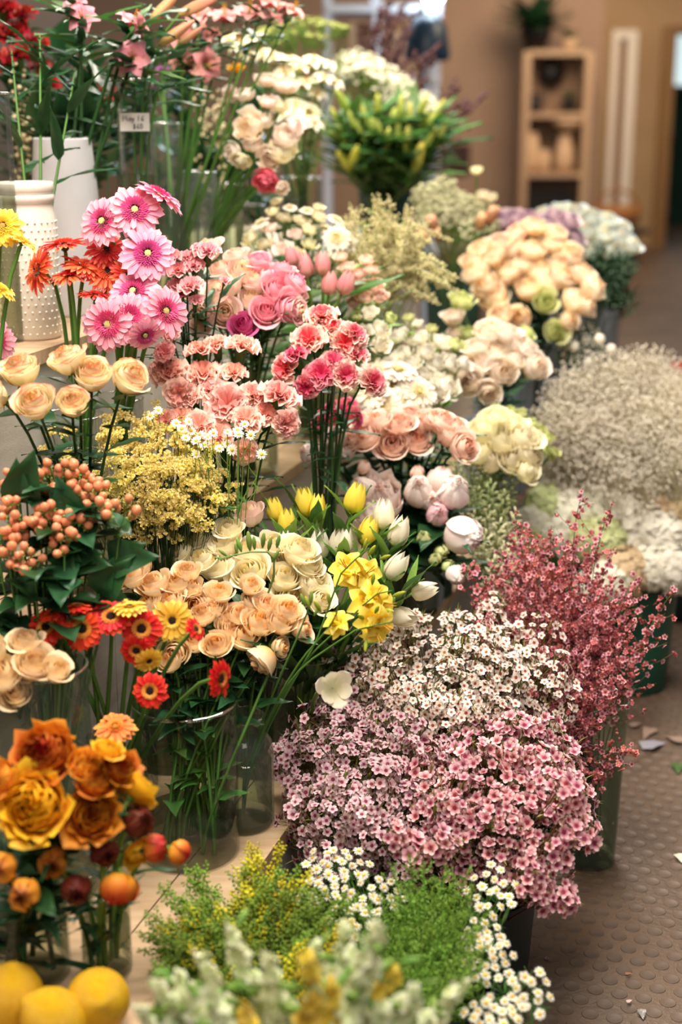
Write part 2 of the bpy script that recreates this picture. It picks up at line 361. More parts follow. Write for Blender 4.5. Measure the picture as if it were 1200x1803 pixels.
def gerbera(mat, fl_mat, eye_mat, seed=1, n=24, r_eye=.11, r_fl=.42, wid=.135, split=True, fl_h=.09, double=True):
    r = np.random.RandomState(seed)
    g0 = flat_petal(.76, wid, .26, .03, .13, .84, .010, nu=5, nv=7); me0 = mesh('petal', g0, mat)
    Ms = ring(g0, n, r); p = []
    if split: p += [('petal', me0, m, None) for m in Ms]
    else: p += merged([inst(g0, Ms)], 'petals', mat)
    if double:
        g1 = flat_petal(.54, wid*.9, .34, .03, .04, .82, .010, k=.8); p += merged([inst(g1, [mul(tr(0, 0, .045), rz(.14), m) for m in ring(g1, n-3, r)])], 'upper_petals', mat)
    spike = flat_petal(.17, .034, 0, .01, -.03, .6, nu=2, nv=3)
    Q = []
    for i in range(150):
        a = i*2.39996; q = r_eye+(r_fl-r_eye)*(i/150)**.7; e = 1.0-.75*q/r_fl
        Q.append(mul(rz(a), tr(q, 0, .05+fl_h*(1-(q/r_fl)**2)), rz(r.uniform(-.3, .3)), ry(e)))
    p += merged([inst(spike, Q)], 'inner_florets', fl_mat, 'stuff')
    bump = ball(.030, 5, 3, .9)
    Q = [tr(r_eye*math.sqrt(i/46)*math.cos(i*2.4), r_eye*math.sqrt(i/46)*math.sin(i*2.4), .075+.03*(1-i/46)) for i in range(46)]
    p += merged([inst(bump, Q), revolve([(r_eye*1.05, .02), (r_eye*.9, .075), (.01, .1)], 14)], 'eye', eye_mat)
    cal = revolve([(.05, -.30), (.14, -.22), (.24, -.08), (.30, .0)], 14)
    sp = leaf_g(.26, .05, .01, .3, nu=3, nv=3)
    p += merged([cal, inst(sp, [mul(rz(i*.39), tr(.20, 0, -.14), rx(.1), ry(.64)) for i in range(16)])], 'calyx', STEMD)
    return p
def carnation(mat, seed=1, n=26, calyx=True):
    r = np.random.RandomState(seed); gs = []
    for i in range(n):
        f = (i+.5)/n; ph = i*2.4+r.uniform(-.3, .3); el = (1.35-1.25*f)+r.uniform(-.12, .12); w = .62*r.uniform(.85, 1.2); a = r.uniform(0, 6.28, 4); ln = .62+.36*f
        def fn(u, v):
            saw = .05*np.abs(np.mod(u*4.5+a[3], 1)-.5)*4
            vv = v*(1-.10*u*u) - saw*v**3
            rad = ln*vv; ang = u*w
            x = rad*np.cos(ang); y = rad*np.sin(ang)
            z = (.13*np.sin(u*6+a[0])+.07*np.sin(u*11+a[1]))*v**2 + .05*u*u
            e = el*(1-.25*v); X = x*np.cos(e)-z*np.sin(e); Z = x*np.sin(e)+z*np.cos(e)
            return X*math.cos(ph)-y*math.sin(ph), X*math.sin(ph)+y*math.cos(ph), Z
        gs.append(surf(fn, 10, 4).tk(k=f))
    p = merged(gs[:n-9], 'inner_petals', mat)+parts_from(gs[n-9:], 'petal', mat)
    if calyx:
        p.append(('calyx', mesh('calyx', revolve([(.08, -.85), (.19, -.75), (.24, -.45), (.25, -.1), (.34, .04)], 8), GREEN), np.eye(4), None))
    return p
def tulip(mat, seed=1, open_=0.0, H=1.9):
    gs = []
    for i in range(6):
        inner = i % 2; R = .52 if inner else .60; op = open_*(1 if not inner else .8); ph = i*pi/3
        def fn(u, v):
            w = (.92)*np.sin(np.clip(.12+.88*v, 0, 1)**.75*pi)**.65
            rr = R*np.sin(np.clip(v, 0, 1)**.55*pi*.80)**.8*(1-.25*v**3)+.02+op*v**1.5
            ang = ph+u*w*(1-.35*op)
            return rr*np.cos(ang), rr*np.sin(ang), H*v*(1-.25*op)-.06*u*u*v - op*.35*v**3
        gs.append(surf(fn, 6, 8))
    return parts_from(gs, 'petal', mat)
def star(mat, center, seed=1, n=6, l=.85, w=.3, up=.75, z=.0, tipd=.25, eye=.06, split=True, name='petal', throat=.5, tube_mat=None):
    """funnel of n petals (freesia, alstroemeria)"""
    gs = []
    for i in range(n):
        ph = 2*pi*i/n; s = 1 if i % 2 else .92; ww = w*(1 if i % 2 else 1.2)
        def fn(u, v):
            q = v*l*s; wd = ww*np.sin(np.clip(.08+.9*v, 0, 1)**.7*pi)**.7
            x = .07+q*np.sin(.25+v*(1.5-up)); zz = -throat+q*np.cos(.25+v*(1.4-up))*1.15 - tipd*v**3; zz = zz+.25*u*u*wd
            y = u*wd
            return x*math.cos(ph)-y*math.sin(ph), x*math.sin(ph)+y*math.cos(ph), zz
        gs.append(surf(fn, 5, 6))
    p = parts_from(gs, name, mat) if split else merged(gs, 'petals', mat)
    st = [tube(curve((0, 0, -throat+.05), (.12*math.cos(a), .12*math.sin(a), .25), (0, 0, .4), (.1*math.cos(a), .1*math.sin(a), .2), 4), .018, 4) for a in (0, 1.6, 3.1, 4.7)]
    p += merged(st, 'stamens', center)
    return p
def lily_bud(mat, H=2.6, R=.34):
    prof = [(.08, 0), (R*.75, .3), (R, 1.0), (R*.98, 1.5), (R*.7, 2.2), (R*.25, H)]
    g = revolve(prof, 12, False, True); a = np.arctan2(g.V[:, 1], g.V[:, 0]); s = 1+.13*np.cos(3*a); g.V[:, :2] *= s[:, None]
    return g
def daisy_g(n=13, w=.13, eye=.3, cupd=.05, nv=4):
    p = flat_petal(.72, w, .25, .02, .08, .75, nu=3, nv=nv)
    e = ball(eye, 9, 6, .55).m(tr(0, 0, .05)).mat(1)
    c = revolve([(.03, -.2), (.22, -.06), (.28, 0)], 7).mat(2)
    return join([inst(p, ring(p, n, tilt=.15)), e, c])
def floret_g(n=5, cups=0.0):
    """waxflower: round petals around a dark cup"""
    def fn(u, v):
        q = .28+.72*v; w = .42*np.sin(np.clip(.15+.8*v, 0, 1)*pi)**.6
        return q, u*w, .25*u*u*w+cups*v*v*.8+.05*v
    p = surf(fn, 4, 4)
    c = revolve([(.10, -.45), (.26, -.22), (.33, .03), (.20, -.02), (.02, -.05)], 7).mat(1)
    return join([inst(p, [rz(i*2*pi/n) for i in range(n)]), c, ball(.07, 5, 3).m(tr(0, 0, .06)).mat(2)])

# ------------------------------------------------------------------ putting one cut flower together
LEAF = {}
def leafmesh(kind, mat):
    key = (kind, mat.name)
    if key not in LEAF:
        g = {'oval': leaf_g(1, .30, .10, .35), 'lance': leaf_g(1, .10, .05, .45, .55, nv=10), 'strap': leaf_g(1, .055, .03, .5, .5, nv=9), 'broad': leaf_g(1, .36, .12, .45, .48, nu=7, nv=9, wave=.03), 'tulip': leaf_g(1, .13, .12, .28, .5, nu=5, nv=10, wave=.02)}[kind]
        LEAF[key] = mesh('leaf', g, mat)
    return LEAF[key]
def flower(name, proto, head, axis, size, base, stem_mat=STEM, stem_r=.0028, roll=None, leaves=(), label=None, cat='flower', group=None, bud=None, arch=.5, neck=.25, stem_n=8, spread=1.0, lift=0.0):
    """one cut flower: bloom parts at head facing axis, stem down to base, leaves = [(mesh, count, length, s0, s1)]"""
    head = np.asarray(head, float); base = np.asarray(base, float); axis = unit(axis); r = rnd.uniform
    e = empty(name, base, label, cat, group)
    HM = xf(head, axis, size, r(0, 6.28) if roll is None else roll)
    for nm, me, M, kd in proto: add(nm, me, e, HM @ M, kind=kd)
    L = np.linalg.norm(head-base); s = head-axis*size*neck
    pts = curve(base, s, (0, 0, L*arch*1.4), axis*L*arch, stem_n)
    g = tube(pts, np.linspace(1.15, .85, stem_n)*stem_r, 5)
    add('stem', mesh('stem', g, stem_mat), e)
    for me, cnt, ll, s0, s1 in leaves:
        for i in range(cnt):
            t = s0+(s1-s0)*(i+r(0, 1))/cnt; q = t*(stem_n-1); j = min(int(q), stem_n-2); p = pts[j]+(pts[j+1]-pts[j])*(q-j)
            a = r(0, 6.28); d = np.array([math.cos(a), math.sin(a), r(.1, .75)]); d = unit(d*spread+np.array([.10, -.25, lift])); k = ll*r(.7, 1.2)
            x = d; y = unit(np.cross([0, 0, 1], x)); z = np.cross(x, y); M = np.eye(4); M[:3, :3] = np.stack([x, y, z], 1)*k; M[:3, 3] = p
            add('leaf', me, e, M)
    return e
ITEMS = []
def bunch(name, protos, D, heads, desc, place, group, base, size_k=1.0, kd=.75, up=.75, out=.6, jit=.12, leaves=(), stem_mat=STEM, stem_r=.0028, look=None, bspread=.02, arch=.45, neck=.3, cat='flower', djit=.015, center=None, Rb=None, roll=None, labels=True, spread=1.0, lift=0.0):
    """heads: (px, py, radius px[, proto key[, axis in camera terms[, look]]]); each becomes a flower of its own"""
    H = np.array([h[:2] for h in heads], float); c = H.mean(0) if center is None else np.array(center, float)
    Rb = Rb or max(20.0, np.abs(H-c).max()); items = []
    for h in heads:
        px, py, r = h[:3]; key = h[3] if len(h) > 3 and h[3] is not None else None; ax = h[4] if len(h) > 4 else None
        d = D + kd*(c[1]-py)/FPX*D + rnd.uniform(-djit, djit)
        p = P(px, py, d); size = r*d/FPX*size_k
        if ax is None:
            ax = ((px-c[0])/Rb*out+rnd.uniform(-jit, jit), up-(py-c[1])/Rb*out*.8+rnd.uniform(-jit, jit), .65)
        pr = protos[key] if isinstance(protos, dict) else protos
        if isinstance(pr, dict): pr = pr['v']
        if isinstance(pr[0], list): pr = pr[rnd.randrange(len(pr))]
        b = np.array(base)+np.array([rnd.uniform(-bspread, bspread), rnd.uniform(-bspread, bspread), 0])
        sm, sr = stem_mat, stem_r
        e = flower(name, pr, p, camdir(ax), size, b, sm, sr, leaves=leaves, cat=cat, arch=arch, neck=neck, roll=roll, spread=spread, lift=lift)
        lk = h[5] if len(h) > 5 else (look or {}).get(key)
        items.append((e, px, py, lk))
    if labels:
        by = {}
        for it in items: by.setdefault(it[3] or desc, []).append(it)
        if len(by) == 1: order_labels(items, desc, place, group)
        else:
            for k, v in by.items(): order_labels([x[:3] for x in v], k, place, group)
    return items

# ------------------------------------------------------------------ sprays: many small blossoms on one cut stem
def twig(a, b, r=.0007, n=3, bend=.3):
    a = np.asarray(a); b = np.asarray(b); L = np.linalg.norm(b-a); m = (a+b)/2+np.array([0, 0, -bend*L*.3])
    return tube([a, m, b], [r*1.2, r, r*.7], n)
def umbel(name, fmesh, fg, tip, nrm, rs, nf, fsize, base, mats, label, group, stem_mat=STEMB, leaf_mat=None, part='floret', inner=0, cat='flower', leafn=50, leaf_len=.022, thick=.5, stem_r=.0016, face=.55, flat=1.0, twr=.0007, fjit=.25, stuff=False, kvar=None):
    """a spray whose blossoms fill a cushion of radius rs around tip, facing nrm"""
    tip = np.asarray(tip, float); base = np.asarray(base, float); nrm = unit(nrm); r = rnd.uniform; TP_ = pix(tip)[:2]
    e = empty(name, base, label, cat, group); TIP[e.name] = TP_; L = np.linalg.norm(tip-base)
    core = tip-nrm*rs*1.3
    pts = curve(base, core, (0, 0, L*.6), (core-base)*.6+nrm*L*.25, 6); gs = [tube(pts, np.linspace(1.3, .8, 6)*stem_r, 4)]
    Fm = frame(nrm); Ms = []; ks = []; lv = []
    forks = [core+Fm @ np.array([rs*.55*math.cos(a), rs*.55*math.sin(a), rs*.35]) for a in np.arange(5)*1.2566+r(0, 1)]
    for f in forks: gs.append(twig(pts[4], f, twr*1.5))
    for i in range(nf+inner):
        q = math.sqrt((i % nf+.5)/nf); a = i*2.39996+r(-.3, .3)
        dep = r(-.55, .35) if i < nf else r(-1.3, -.4)
        lo = np.array([rs*q*math.cos(a), rs*q*math.sin(a)*flat, rs*(thick*(1-q*q)+dep*thick)])
        p = tip+Fm @ lo; fd = unit(nrm*face+Fm @ np.array([math.cos(a)*q*.6+r(-.5, .5), math.sin(a)*q*.6+r(-.5, .5), .2]))
        M = xf(p, fd, fsize*(1+r(-fjit, fjit)), r(0, 6.28)); Ms.append(M); ks.append(r(0, 1))
        f = min(forks, key=lambda x: np.sum((x-p)**2)); gs.append(twig(f, p-fd*fsize*.3, twr))
        lv.append((f, p))
    if stuff: add('blossoms', mesh('blossoms', inst(fg, Ms, ks if kvar else None), mats), e, kind='stuff')
    else:
        for M in Ms[:nf]: add(part, fmesh, e, M)
        if inner: add('inner_blossoms', mesh('inner_blossoms', inst(fg, Ms[nf:]), mats), e, kind='stuff')
    add('stem', mesh('stem', join(gs), stem_mat), e)
    if leaf_mat:
        ln = flat_petal(1, .055, 0, .02, .1, .5, nu=2, nv=3); Q = []
        for i in range(leafn):
            f, p = lv[rnd.randrange(len(lv))]; t = r(0, .95); o = f+(p-f)*t
            d = unit((p-f)/(np.linalg.norm(p-f)+1e-9)+np.array([r(-1, 1), r(-1, 1), r(-.4, 1)])*.8)
            x = d; y = unit(np.cross([.1, .2, 1], x)); M = np.eye(4); M[:3, :3] = np.stack([x, y, np.cross(x, y)], 1)*leaf_len*r(.6, 1.2); M[:3, 3] = o; Q.append(M)
        add('needle_leaves', mesh('needle_leaves', inst(ln, Q), leaf_mat), e, kind='stuff')
    return e
def spike(name, tip, base, length, r0, r1, nf, fg, mats, label, group, stem_mat=STEM, fsize=.008, lean=None, cat='flower', up=.3, leaf=None, leafn=0, leaf_len=.05, stem_r=.002, part='blossoms', fobj=None, nobj=0, jit=.3, side=0, side_len=.05, taper=.4, tipbend=(0, 0, 0), sdown=0.0):
    """a wand: blossoms set around the last length of the stem, getting smaller to the tip; side = number of side branches"""
    tip = np.asarray(tip, float); base = np.asarray(base, float); r = rnd.uniform
    e = empty(name, base, label, cat, group); TIP[e.name] = pix(tip)[:2]; L = np.linalg.norm(tip-base)
    dirn = unit(tip-base) if lean is None else unit(lean); n = 12
    pts = curve(base, tip, (0, 0, L*.8), dirn*L*.8+np.array(tipbend), n); sl = np.concatenate([[0], np.cumsum(np.linalg.norm(np.diff(pts, axis=0), axis=1))])
    gs = [tube(pts, np.linspace(1.2, .35, n)*stem_r, 5)]
    def at(s):
        j = min(int(np.searchsorted(sl, s, 'right'))-1, n-2); j = max(j, 0); w = (s-sl[j])/(sl[j+1]-sl[j]+1e-9); return pts[j]+(pts[j+1]-pts[j])*w, unit(pts[j+1]-pts[j])
    Ms = []
    axes = [(None, length, 1.0)]
    for i in range(side):
        s = sl[-1]-length*(.12+.88*i/max(1, side-1)); p, t = at(s); a = i*2.4+r(-.4, .4); Fm = frame(t)
        d = unit(Fm @ np.array([math.cos(a), math.sin(a), .75-sdown])); ln = side_len*(.35+.75*i/max(1, side-1))*r(.8, 1.2)
        q = curve(p, p+d*ln+np.array([0, 0, .12*ln]), d*ln, d*ln+np.array([0, 0, (.5-sdown)*ln]), 4); gs.append(tube(q, np.linspace(.5, .25, 4)*stem_r, 3)); axes.append((q, ln, .7))
    tot = sum(a[1] for a in axes)
    for q, ln, k in axes:
        m = max(3, int(nf*ln/tot)) if side else nf
        for i in range(m):
            f = (i+r(0, .6))/m
            if q is None: p, t = at(sl[-1]-length*(1-f))
            else:
                w = min(f*3, 2.999); j = int(w); p = q[j]+(q[j+1]-q[j])*(w-j); t = unit(q[j+1]-q[j])
            a = i*2.39996+r(-jit, jit); rr = (r0+(r1-r0)*f)*k; Fm = frame(t); d = Fm @ np.array([math.cos(a), math.sin(a), up]); d = unit(d)
            Ms.append(xf(p+d*rr*r(.8, 1.1), d, fsize*(1-taper*f)*r(.8, 1.15), r(0, 6.28)))
    if fobj is not None and nobj:
        k = set(rnd.sample(range(len(Ms)), min(nobj, len(Ms))))
        for i in k: add('blossom', fobj, e, Ms[i])
        Ms = [M for i, M in enumerate(Ms) if i not in k]
    if Ms: add(part, mesh(part, inst(fg, Ms), mats), e, kind='stuff')
    add('stem', mesh('stem', join(gs), stem_mat), e)
    for i in range(leafn):
        s = sl[-1]-length*(.15 if length > .2 else 1)-(sl[-1]*.45)*i/max(1, leafn); p, t = at(max(s, 0.02)); a = i*2.4+r(0, 1); Fm = frame(t)
        x = unit(Fm @ np.array([math.cos(a), math.sin(a), .9])); y = unit(np.cross([.05, .1, 1], x)); M = np.eye(4); M[:3, :3] = np.stack([x, y, np.cross(x, y)], 1)*leaf_len*r(.7, 1.2); M[:3, 3] = p
        add('leaf', leaf, e, M)
    return e

# ------------------------------------------------------------------ vases
CLEAR = glass('clear_glass', 'f7faf7', .9)
CLEARD = glass('green_tinted_glass', 'f2f8f2', .95, .03, .05, 'cfd8cc')
FROST = glass('cloudy_glass', 'e3eae3', .8, .10, .14, 'c2ccc0')
GREENG = glass('greenish_glass', 'e6f2e6', .85, .04, .10, '9fb59a')
WATER = glass('vase_water', 'e6ecdf', .8, .02, .04, '9aa58a')
def vase(name, c, r, h, label, r2=None, mat=None, water=.6, rim=True, n=36, group=None, solid=None, cat='vase', base_th=.012, prof=None):
    """glass cylinder or flared vase standing at c: glass body, thick base, rim, water"""
    e = empty(name, c, label, cat, group); r2 = r2 or r; M = tr(*c); m = solid or mat or CLEAR
    if prof is None:
        out = [(r*.94, .0), (r, .006)]+[(r+(r2-r)*t, .006+(h-.006)*t) for t in (.33, .66, 1)]
        g = revolve(out, n, True)
        inn = [(r*.9, base_th), (r*.97, base_th+.006)]+[(r*.97+(r2-r)*t, base_th+(h-base_th)*t) for t in (.5, 1)]
        gi = revolve(inn, n, True)
    else:
        g = revolve(prof, n, True); gi = None
    add('body', mesh('body', join([g, gi]) if solid and gi is not None else g, m), e, M)
    if rim:
        rr = r2 if prof is None else prof[-1][0]
        a = np.arange(n+1)*2*pi/n; add('rim', mesh('rim', tube(np.stack([rr*np.cos(a)*.99, rr*np.sin(a)*.99, np.full(n+1, h)], 1), .0022, 6), m), e, M)
    if water and not solid:
        wh = h*water; rw = (r+(r2-r)*water)*.955
        add('water', mesh('water', revolve([(r*.95, base_th+.002), (rw, wh), (rw*.99, wh+.0005)], n, False, True), WATER), e, M)
    return e

# ================================================================== the room
def struct(name, g, m, parent=None, smooth=False):
    o = add(name, mesh(name, g, m, smooth), parent)
    if parent is None: o['kind'] = 'structure'
    return o
SLOPE = .308                                    # the stand runs away to the right of the view
def edge_x(Y, off): return -.09+(Y-2.06)*SLOPE-off
DD = unit([SLOPE, 1, 0]); NN = np.array([DD[1], -DD[0], 0])   # along the stand, out into the aisle
FLOORM = plain('rubber_floor', '6a5443', .42, c2='4a3a2e', nscale=3.5, spec=.35, bump=.25, bscale=120)
STUDM = plain('rubber_stud', '6a5648', .5, c2='4f4035', nscale=9, spec=.4)
floor = struct('floor', box(-5, 7, -.5, 18.5, -.1, 0), FLOORM)
stud_g = revolve([(.0136, 0), (.0132, .0010), (.0122, .0013), (.0112, .0009)], 14, False, True); stud_me = mesh('stud', stud_g, STUDM)
pitch = .039; near = []; far = []
for i in range(-4, 34):
    for j in range(0, 140):
        p = np.array([.05, .9, 0])+NN*pitch*(i+.5*(j % 2))+DD*pitch*.87*j
        x, y, d = pix(p)
        if d > .8 and 640 < x < 1240 and y < 1850 and p[0] > edge_x(p[1], -.02): (near if y > 1330 and x > 830 else far).append((d, p))
near.sort(key=lambda a: a[0])
for d, p in near[:300]: add('stud', stud_me, floor, tr(*p))
far += near[300:]
if far: add('far_studs', mesh('far_studs', inst(stud_g, [tr(*p) for d, p in far]), STUDM), floor, kind='stuff')
# walls
WALLM = plain('painted_wall', 'b79b85', .8, c2='ab8f79', nscale=1.2, spec=.2)
SIDEM = plain('side_wall_paint', '453c37', .85, c2='38302c', nscale=1.5, spec=.2)
YB = 14.6
def px_x(px, Y=YB, py=250): return P(px, py, 1)[0]*Y/P(px, py, 1)[1]
xc = px_x(1052)
struct('wall_back', box(-4.2, xc, YB, YB+.15, 0, 3.2), WALLM)
WALLR = plain('right_wall_paint', 'ab8f6c', .8, c2='9c8160', nscale=1.5, spec=.2)
x1, x2, x3, x4 = px_x(1068), px_x(1112), px_x(1150), px_x(1179)
struct('wall_right', join([box(xc, x1, YB, YB+.15, 0, 3.2), box(x2, x4, YB, YB+.15, 0, 3.2), box(x1, x2, YB, YB+.15, 2.10, 3.2), box(x4, 6.5, YB, YB+.15, 2.14, 3.2)]), WALLR)
WHITE = plain('white_paint', 'e6dccd', .5, spec=.4)
d1 = struct('door_1', box(x1+.07, x2-.10, YB+.05, YB+.09, 0, 2.02), plain('tan_door', '8a6440', .5))
tag(d1, kind='structure')
struct('door_frame', join([box(x1, x1+.07, YB-.03, YB+.12, 0, 2.10), box(x2-.10, x2, YB-.03, YB+.12, 0, 2.10), box(x1+.07, x2-.10, YB-.03, YB+.12, 2.02, 2.10)]), WHITE, d1)
WOODT = plain('door_timber', '8d6b42', .5, c2='7a5a35', nscale=3, stretch=(8, 8, .6))
d2 = struct('door_2', join([box(x4-.14, x4, YB-.04, YB+.18, 0, 2.14), box(x4, 5.4, YB-.04, YB+.18, 2.06, 2.14), box(5.3, 5.4, YB-.04, YB+.18, 0, 2.14)]), WOODT)
for z in (.35, 1.1): add('hinge', mesh('hinge', box(x4-.005, x4+.02, YB-.06, YB-.02, z-.06, z+.06), plain('dark_metal', '2b2420', .4)), d2)
GREENW = plain('green_wall', '0d3a2c', .8, c2='0a2b22', nscale=2)
struct('wall_far', box(x4-.6, 7, 17.6, 17.7, 0, 3.2), GREENW)
w1 = struct('window_1', box(x4+.02, 6.6, 17.52, 17.58, 1.62, 2.9), plain('lit_window_glass', 'cfe6e6', .2, emit=1.1))
struct('window_frame', join([box(x4-.05, 6.7, 17.48, 17.6, 1.55, 1.62), box(x4-.05, x4+.02, 17.48, 17.6, 1.55, 2.95), box(x4+.95, x4+1.0, 17.48, 17.6, 1.6, 2.9)]), plain('dark_frame', '1d3a33', .5), w1)
struct('wall_left', join([box(-.05, 0, -.5, 4.4, 0, 3.2).m(mul(tr(edge_x(0, 1.42), 0, 0), np.array([[1, SLOPE, 0, 0], [0, 1, 0, 0], [0, 0, 1, 0], [0, 0, 0, 1]])))]), SIDEM)
struct('baseboard_back', box(-4.2, xc, YB-.02, YB, 0, .10), WHITE)

# ------------------------------------------------------------------ the stepped wooden stand
PLY = plain('pale_wood', 'c9ad8c', .55, c2='b39471', nscale=4, stretch=(3, 14, 3), bump=.1)
PAINT = plain('white_boards', 'cfcac2', .6, c2='bdb7ae', nscale=5, stretch=(2, 2, 10), bump=.12)
SH = np.array([[1, SLOPE, 0, 0], [0, 1, 0, 0], [0, 0, 1, 0], [0, 0, 0, 1.0]])
def sheared(g, off): return g.m(mul(tr(edge_x(0, off), 0, 0), SH))
TIERS = [(0.0, .33, .27), (.33, .58, .62), (.58, 1.30, .98)]
nm = ['lowest', 'middle', 'highest']
Y0, Y1 = .75, 5.2
for i, (a, b, z) in enumerate(TIERS):
    lab = ['pale wooden platform low on the floor under the jars and glass vases', 'white fronted middle step of the flower stand behind the gerbera stems', 'white fronted top step of the flower stand under the hobnail jar'][i]
    t = empty('display_step', (edge_x(1.6, (a+b)/2), 1.6, 0), lab, 'shelf')
    top = Y0; n = 5; w = (b-a+.02)/3
    for k in range(3):      # boards of the top
        x0 = -(k+1)*w; x1_ = -k*w-.003
        add('plank', mesh('plank', sheared(box(x0, x1_, Y0, Y1, z-.025, z), a), PLY, False), t)
    L = (Y1-Y0)/6; zb = [0, .27, .62][i]
    for k in range(6):      # front boards
        add('front_board', mesh('front_board', sheared(box(-.030, -.012, Y0+k*L, Y0+(k+1)*L-.004, 0.0 if i == 0 else zb+.002, z-.027), a), PAINT, False), t)
    for yy in (Y0+.02, Y1-.06):
        add('end_panel', mesh('end_panel', sheared(box(-(b-a)+.01, -.034, yy, yy+.02, 0.001, z-.027), a), PAINT, False), t)
def on(px, py, z): return Pz(px, py, z)
def spot(Y, off, z): return np.array([edge_x(Y, off), Y, z])

# ------------------------------------------------------------------ background furniture
SHELFW = plain('shelf_white', 'bfa282', .5, c2='b19374', nscale=2)
def bx(px0, px1, py0, py1, Y, depth=.02):
    """x and z range of an upright rectangle whose front stands at distance Y"""
    def xz(px, py):
        r = P(px, py, 1)-CAM; r = r*(Y/r[1]); return r[0], r[2]+CAM[2]
    xa, za = xz(px0, py1); xb, zb = xz(px1, py0); return xa, xb, za, zb
YS = 13.9
xa, xb, _, zt = bx(912, 1045, 90, 400, YS)
sh = empty('bookcase', ((xa+xb)/2, YS+.17, 0), 'narrow cream open bookcase against the tan back wall', 'bookcase')
for x in (xa, xb-.07): add('side_panel', mesh('side_panel', box(x, x+.07, YS, YS+.35, 0, zt), SHELFW, False), sh)
levels = [bx(912, 1045, y, y+5, YS)[3] for y in (88, 198, 303, 400)]
for z in levels: add('shelf_board', mesh('shelf_board', box(xa+.07, xb-.07, YS, YS+.35, z-.05, z), SHELFW, False), sh)
add('back_panel', mesh('back_panel', box(xa+.07, xb-.07, YS+.34, YS+.35, .06, zt-.02), plain('shelf_back', '8a705a', .7), False), sh)
POTD = plain('dark_pot', '1b1716', .4); CERW = plain('cream_ceramic', 'd9b894', .4); 
def shelf_x(px): return bx(px, px+1, 100, 101, YS)[0]
def pot_plant(px, z, r, label, pm, lm, n, ll, name='potted_fern'):
    c = (shelf_x(px), YS+.16, z); e = empty(name, c, label, 'plant')
    add('pot', mesh('pot', revolve([(r*.65, 0), (r*.95, r*.9), (r, r*1.5), (r*.9, r*1.5), (r*.85, r*1.2)], 20, True), pm), e, tr(*c))
    me = leafmesh('lance', lm)
    for i in range(n):
        a = rnd.uniform(0, 6.28); el = rnd.uniform(.1, 1.3); d = np.array([math.cos(a)*math.cos(el), math.sin(a)*math.cos(el), math.sin(el)]); y = unit(np.cross([0, 0, 1], d)); M = np.eye(4); M[:3, :3] = np.stack([d, y, np.cross(d, y)], 1)*ll*rnd.uniform(.6, 1.1)*np.array([1, 1.8, 1]); M[:3, 3] = np.array(c)+[0, 0, r*1.35]
        add('frond', me, e, M)
pot_plant(945, levels[0], .15, 'bushy fern in a dark pot on top of the bookcase', POTD, DARK, 80, .42)
pot_plant(1006, levels[0], .07, 'small plant in a pale pot on top of the bookcase', CERW, DARK, 16, .14, 'potted_plant')
pot_plant(1010, levels[1], .075, 'small succulent in a dark pot on the second bookcase shelf', POTD, DARK, 16, .13, 'potted_plant')
c = (shelf_x(979), YS+.28, levels[1]+.36)
pl = tag(add('round_wall_plaque', mesh('round_wall_plaque', revolve([(.10, .0), (.125, .02), (.12, .04)], 24, True, True).m(rx(pi/2)), POTD), None, tr(*c)), 'round black disc hanging at the back of the bookcase', 'plaque')
for px, s, lb in ((937, 1.0, 'black mug on the second bookcase shelf, nearer its end panel'), (950, 1.0, 'black mug on the second bookcase shelf, beside the first mug')):
    c = (shelf_x(px), YS+.12, levels[1]); e = empty('mug', c, lb, 'mug')
    add('body', mesh('body', revolve([(.042, 0), (.048, .02), (.05, .17), (.044, .17), (.042, .03)], 20, True), POTD), e, tr(*c))
    a = np.linspace(-1.3, 1.3, 7); add('handle', mesh('handle', tube(np.stack([.045+.035*np.cos(a), 0*a, .09+.05*np.sin(a)], 1), .008, 5), POTD), e, tr(*c))
def pottery(px, z, prof, label, name, m=None, cat='vase'):
    c = (shelf_x(px), YS+.14, z); return tag(add(name, mesh(name, revolve(prof, 20, True), m or CERW), None, tr(*c)), label, cat)
pottery(944, levels[2], [(.07, 0), (.085, .08), (.08, .26), (.06, .33), (.065, .36)], 'tall cream ceramic vase on the third bookcase shelf', 'ceramic_vase')
pottery(968, levels[2], [(.05, 0), (.065, .06), (.06, .16), (.05, .2)], 'short cream jar beside the tall vase on the third shelf', 'ceramic_jar', cat='jar')
pottery(1004, levels[2], [(.07, 0), (.10, .08), (.085, .22), (.06, .30), (.07, .34)], 'pale round pitcher on the third bookcase shelf', 'pitcher', cat='pitcher')
pottery(1008, levels[2]+.37, [(.06, 0), (.07, .02), (.16, .08), (.17, .11), (.15, .1)], 'wide cream bowl stacked over the pale pitcher', 'bowl', cat='bowl')
z4 = levels[3]
tag(add('storage_box', mesh('storage_box', join([box(shelf_x(926), shelf_x(1016), YS+.03, YS+.33, z4, z4+.30), box(shelf_x(925), shelf_x(1017), YS+.02, YS+.34, z4+.30, z4+.34)]), POTD, False)), 'black lidded storage box on the lowest bookcase shelf', 'box')
bk = empty('basket', (shelf_x(1078), YS-.6, 0), 'tan wicker basket on a dark stool by the doorway', 'basket')
BASK = plain('wicker', 'a8713d', .7, c2='8a5a30', nscale=30, bump=.3)
cb = (shelf_x(1078), YS-.6, .30)
add('bowl', mesh('bowl', revolve([(.14, 0), (.2, .08), (.23, .2), (.21, .2), (.18, .06)], 22, True), BASK), bk, tr(*cb))
a = np.linspace(0, pi, 9); add('handle', mesh('handle', tube(np.stack([.2*np.cos(a), 0*a, .18+.17*np.sin(a)], 1), .014, 5), BASK), bk, tr(*cb))
st = empty('stool', (shelf_x(1085), YS-.6, 0), 'low black stool under the wicker basket', 'stool')
add('seat', mesh('seat', revolve([(.24, .26), (.27, .27), (.27, .295), (.25, .30)], 24, True, True), POTD), st, tr(shelf_x(1085), YS-.6, 0))
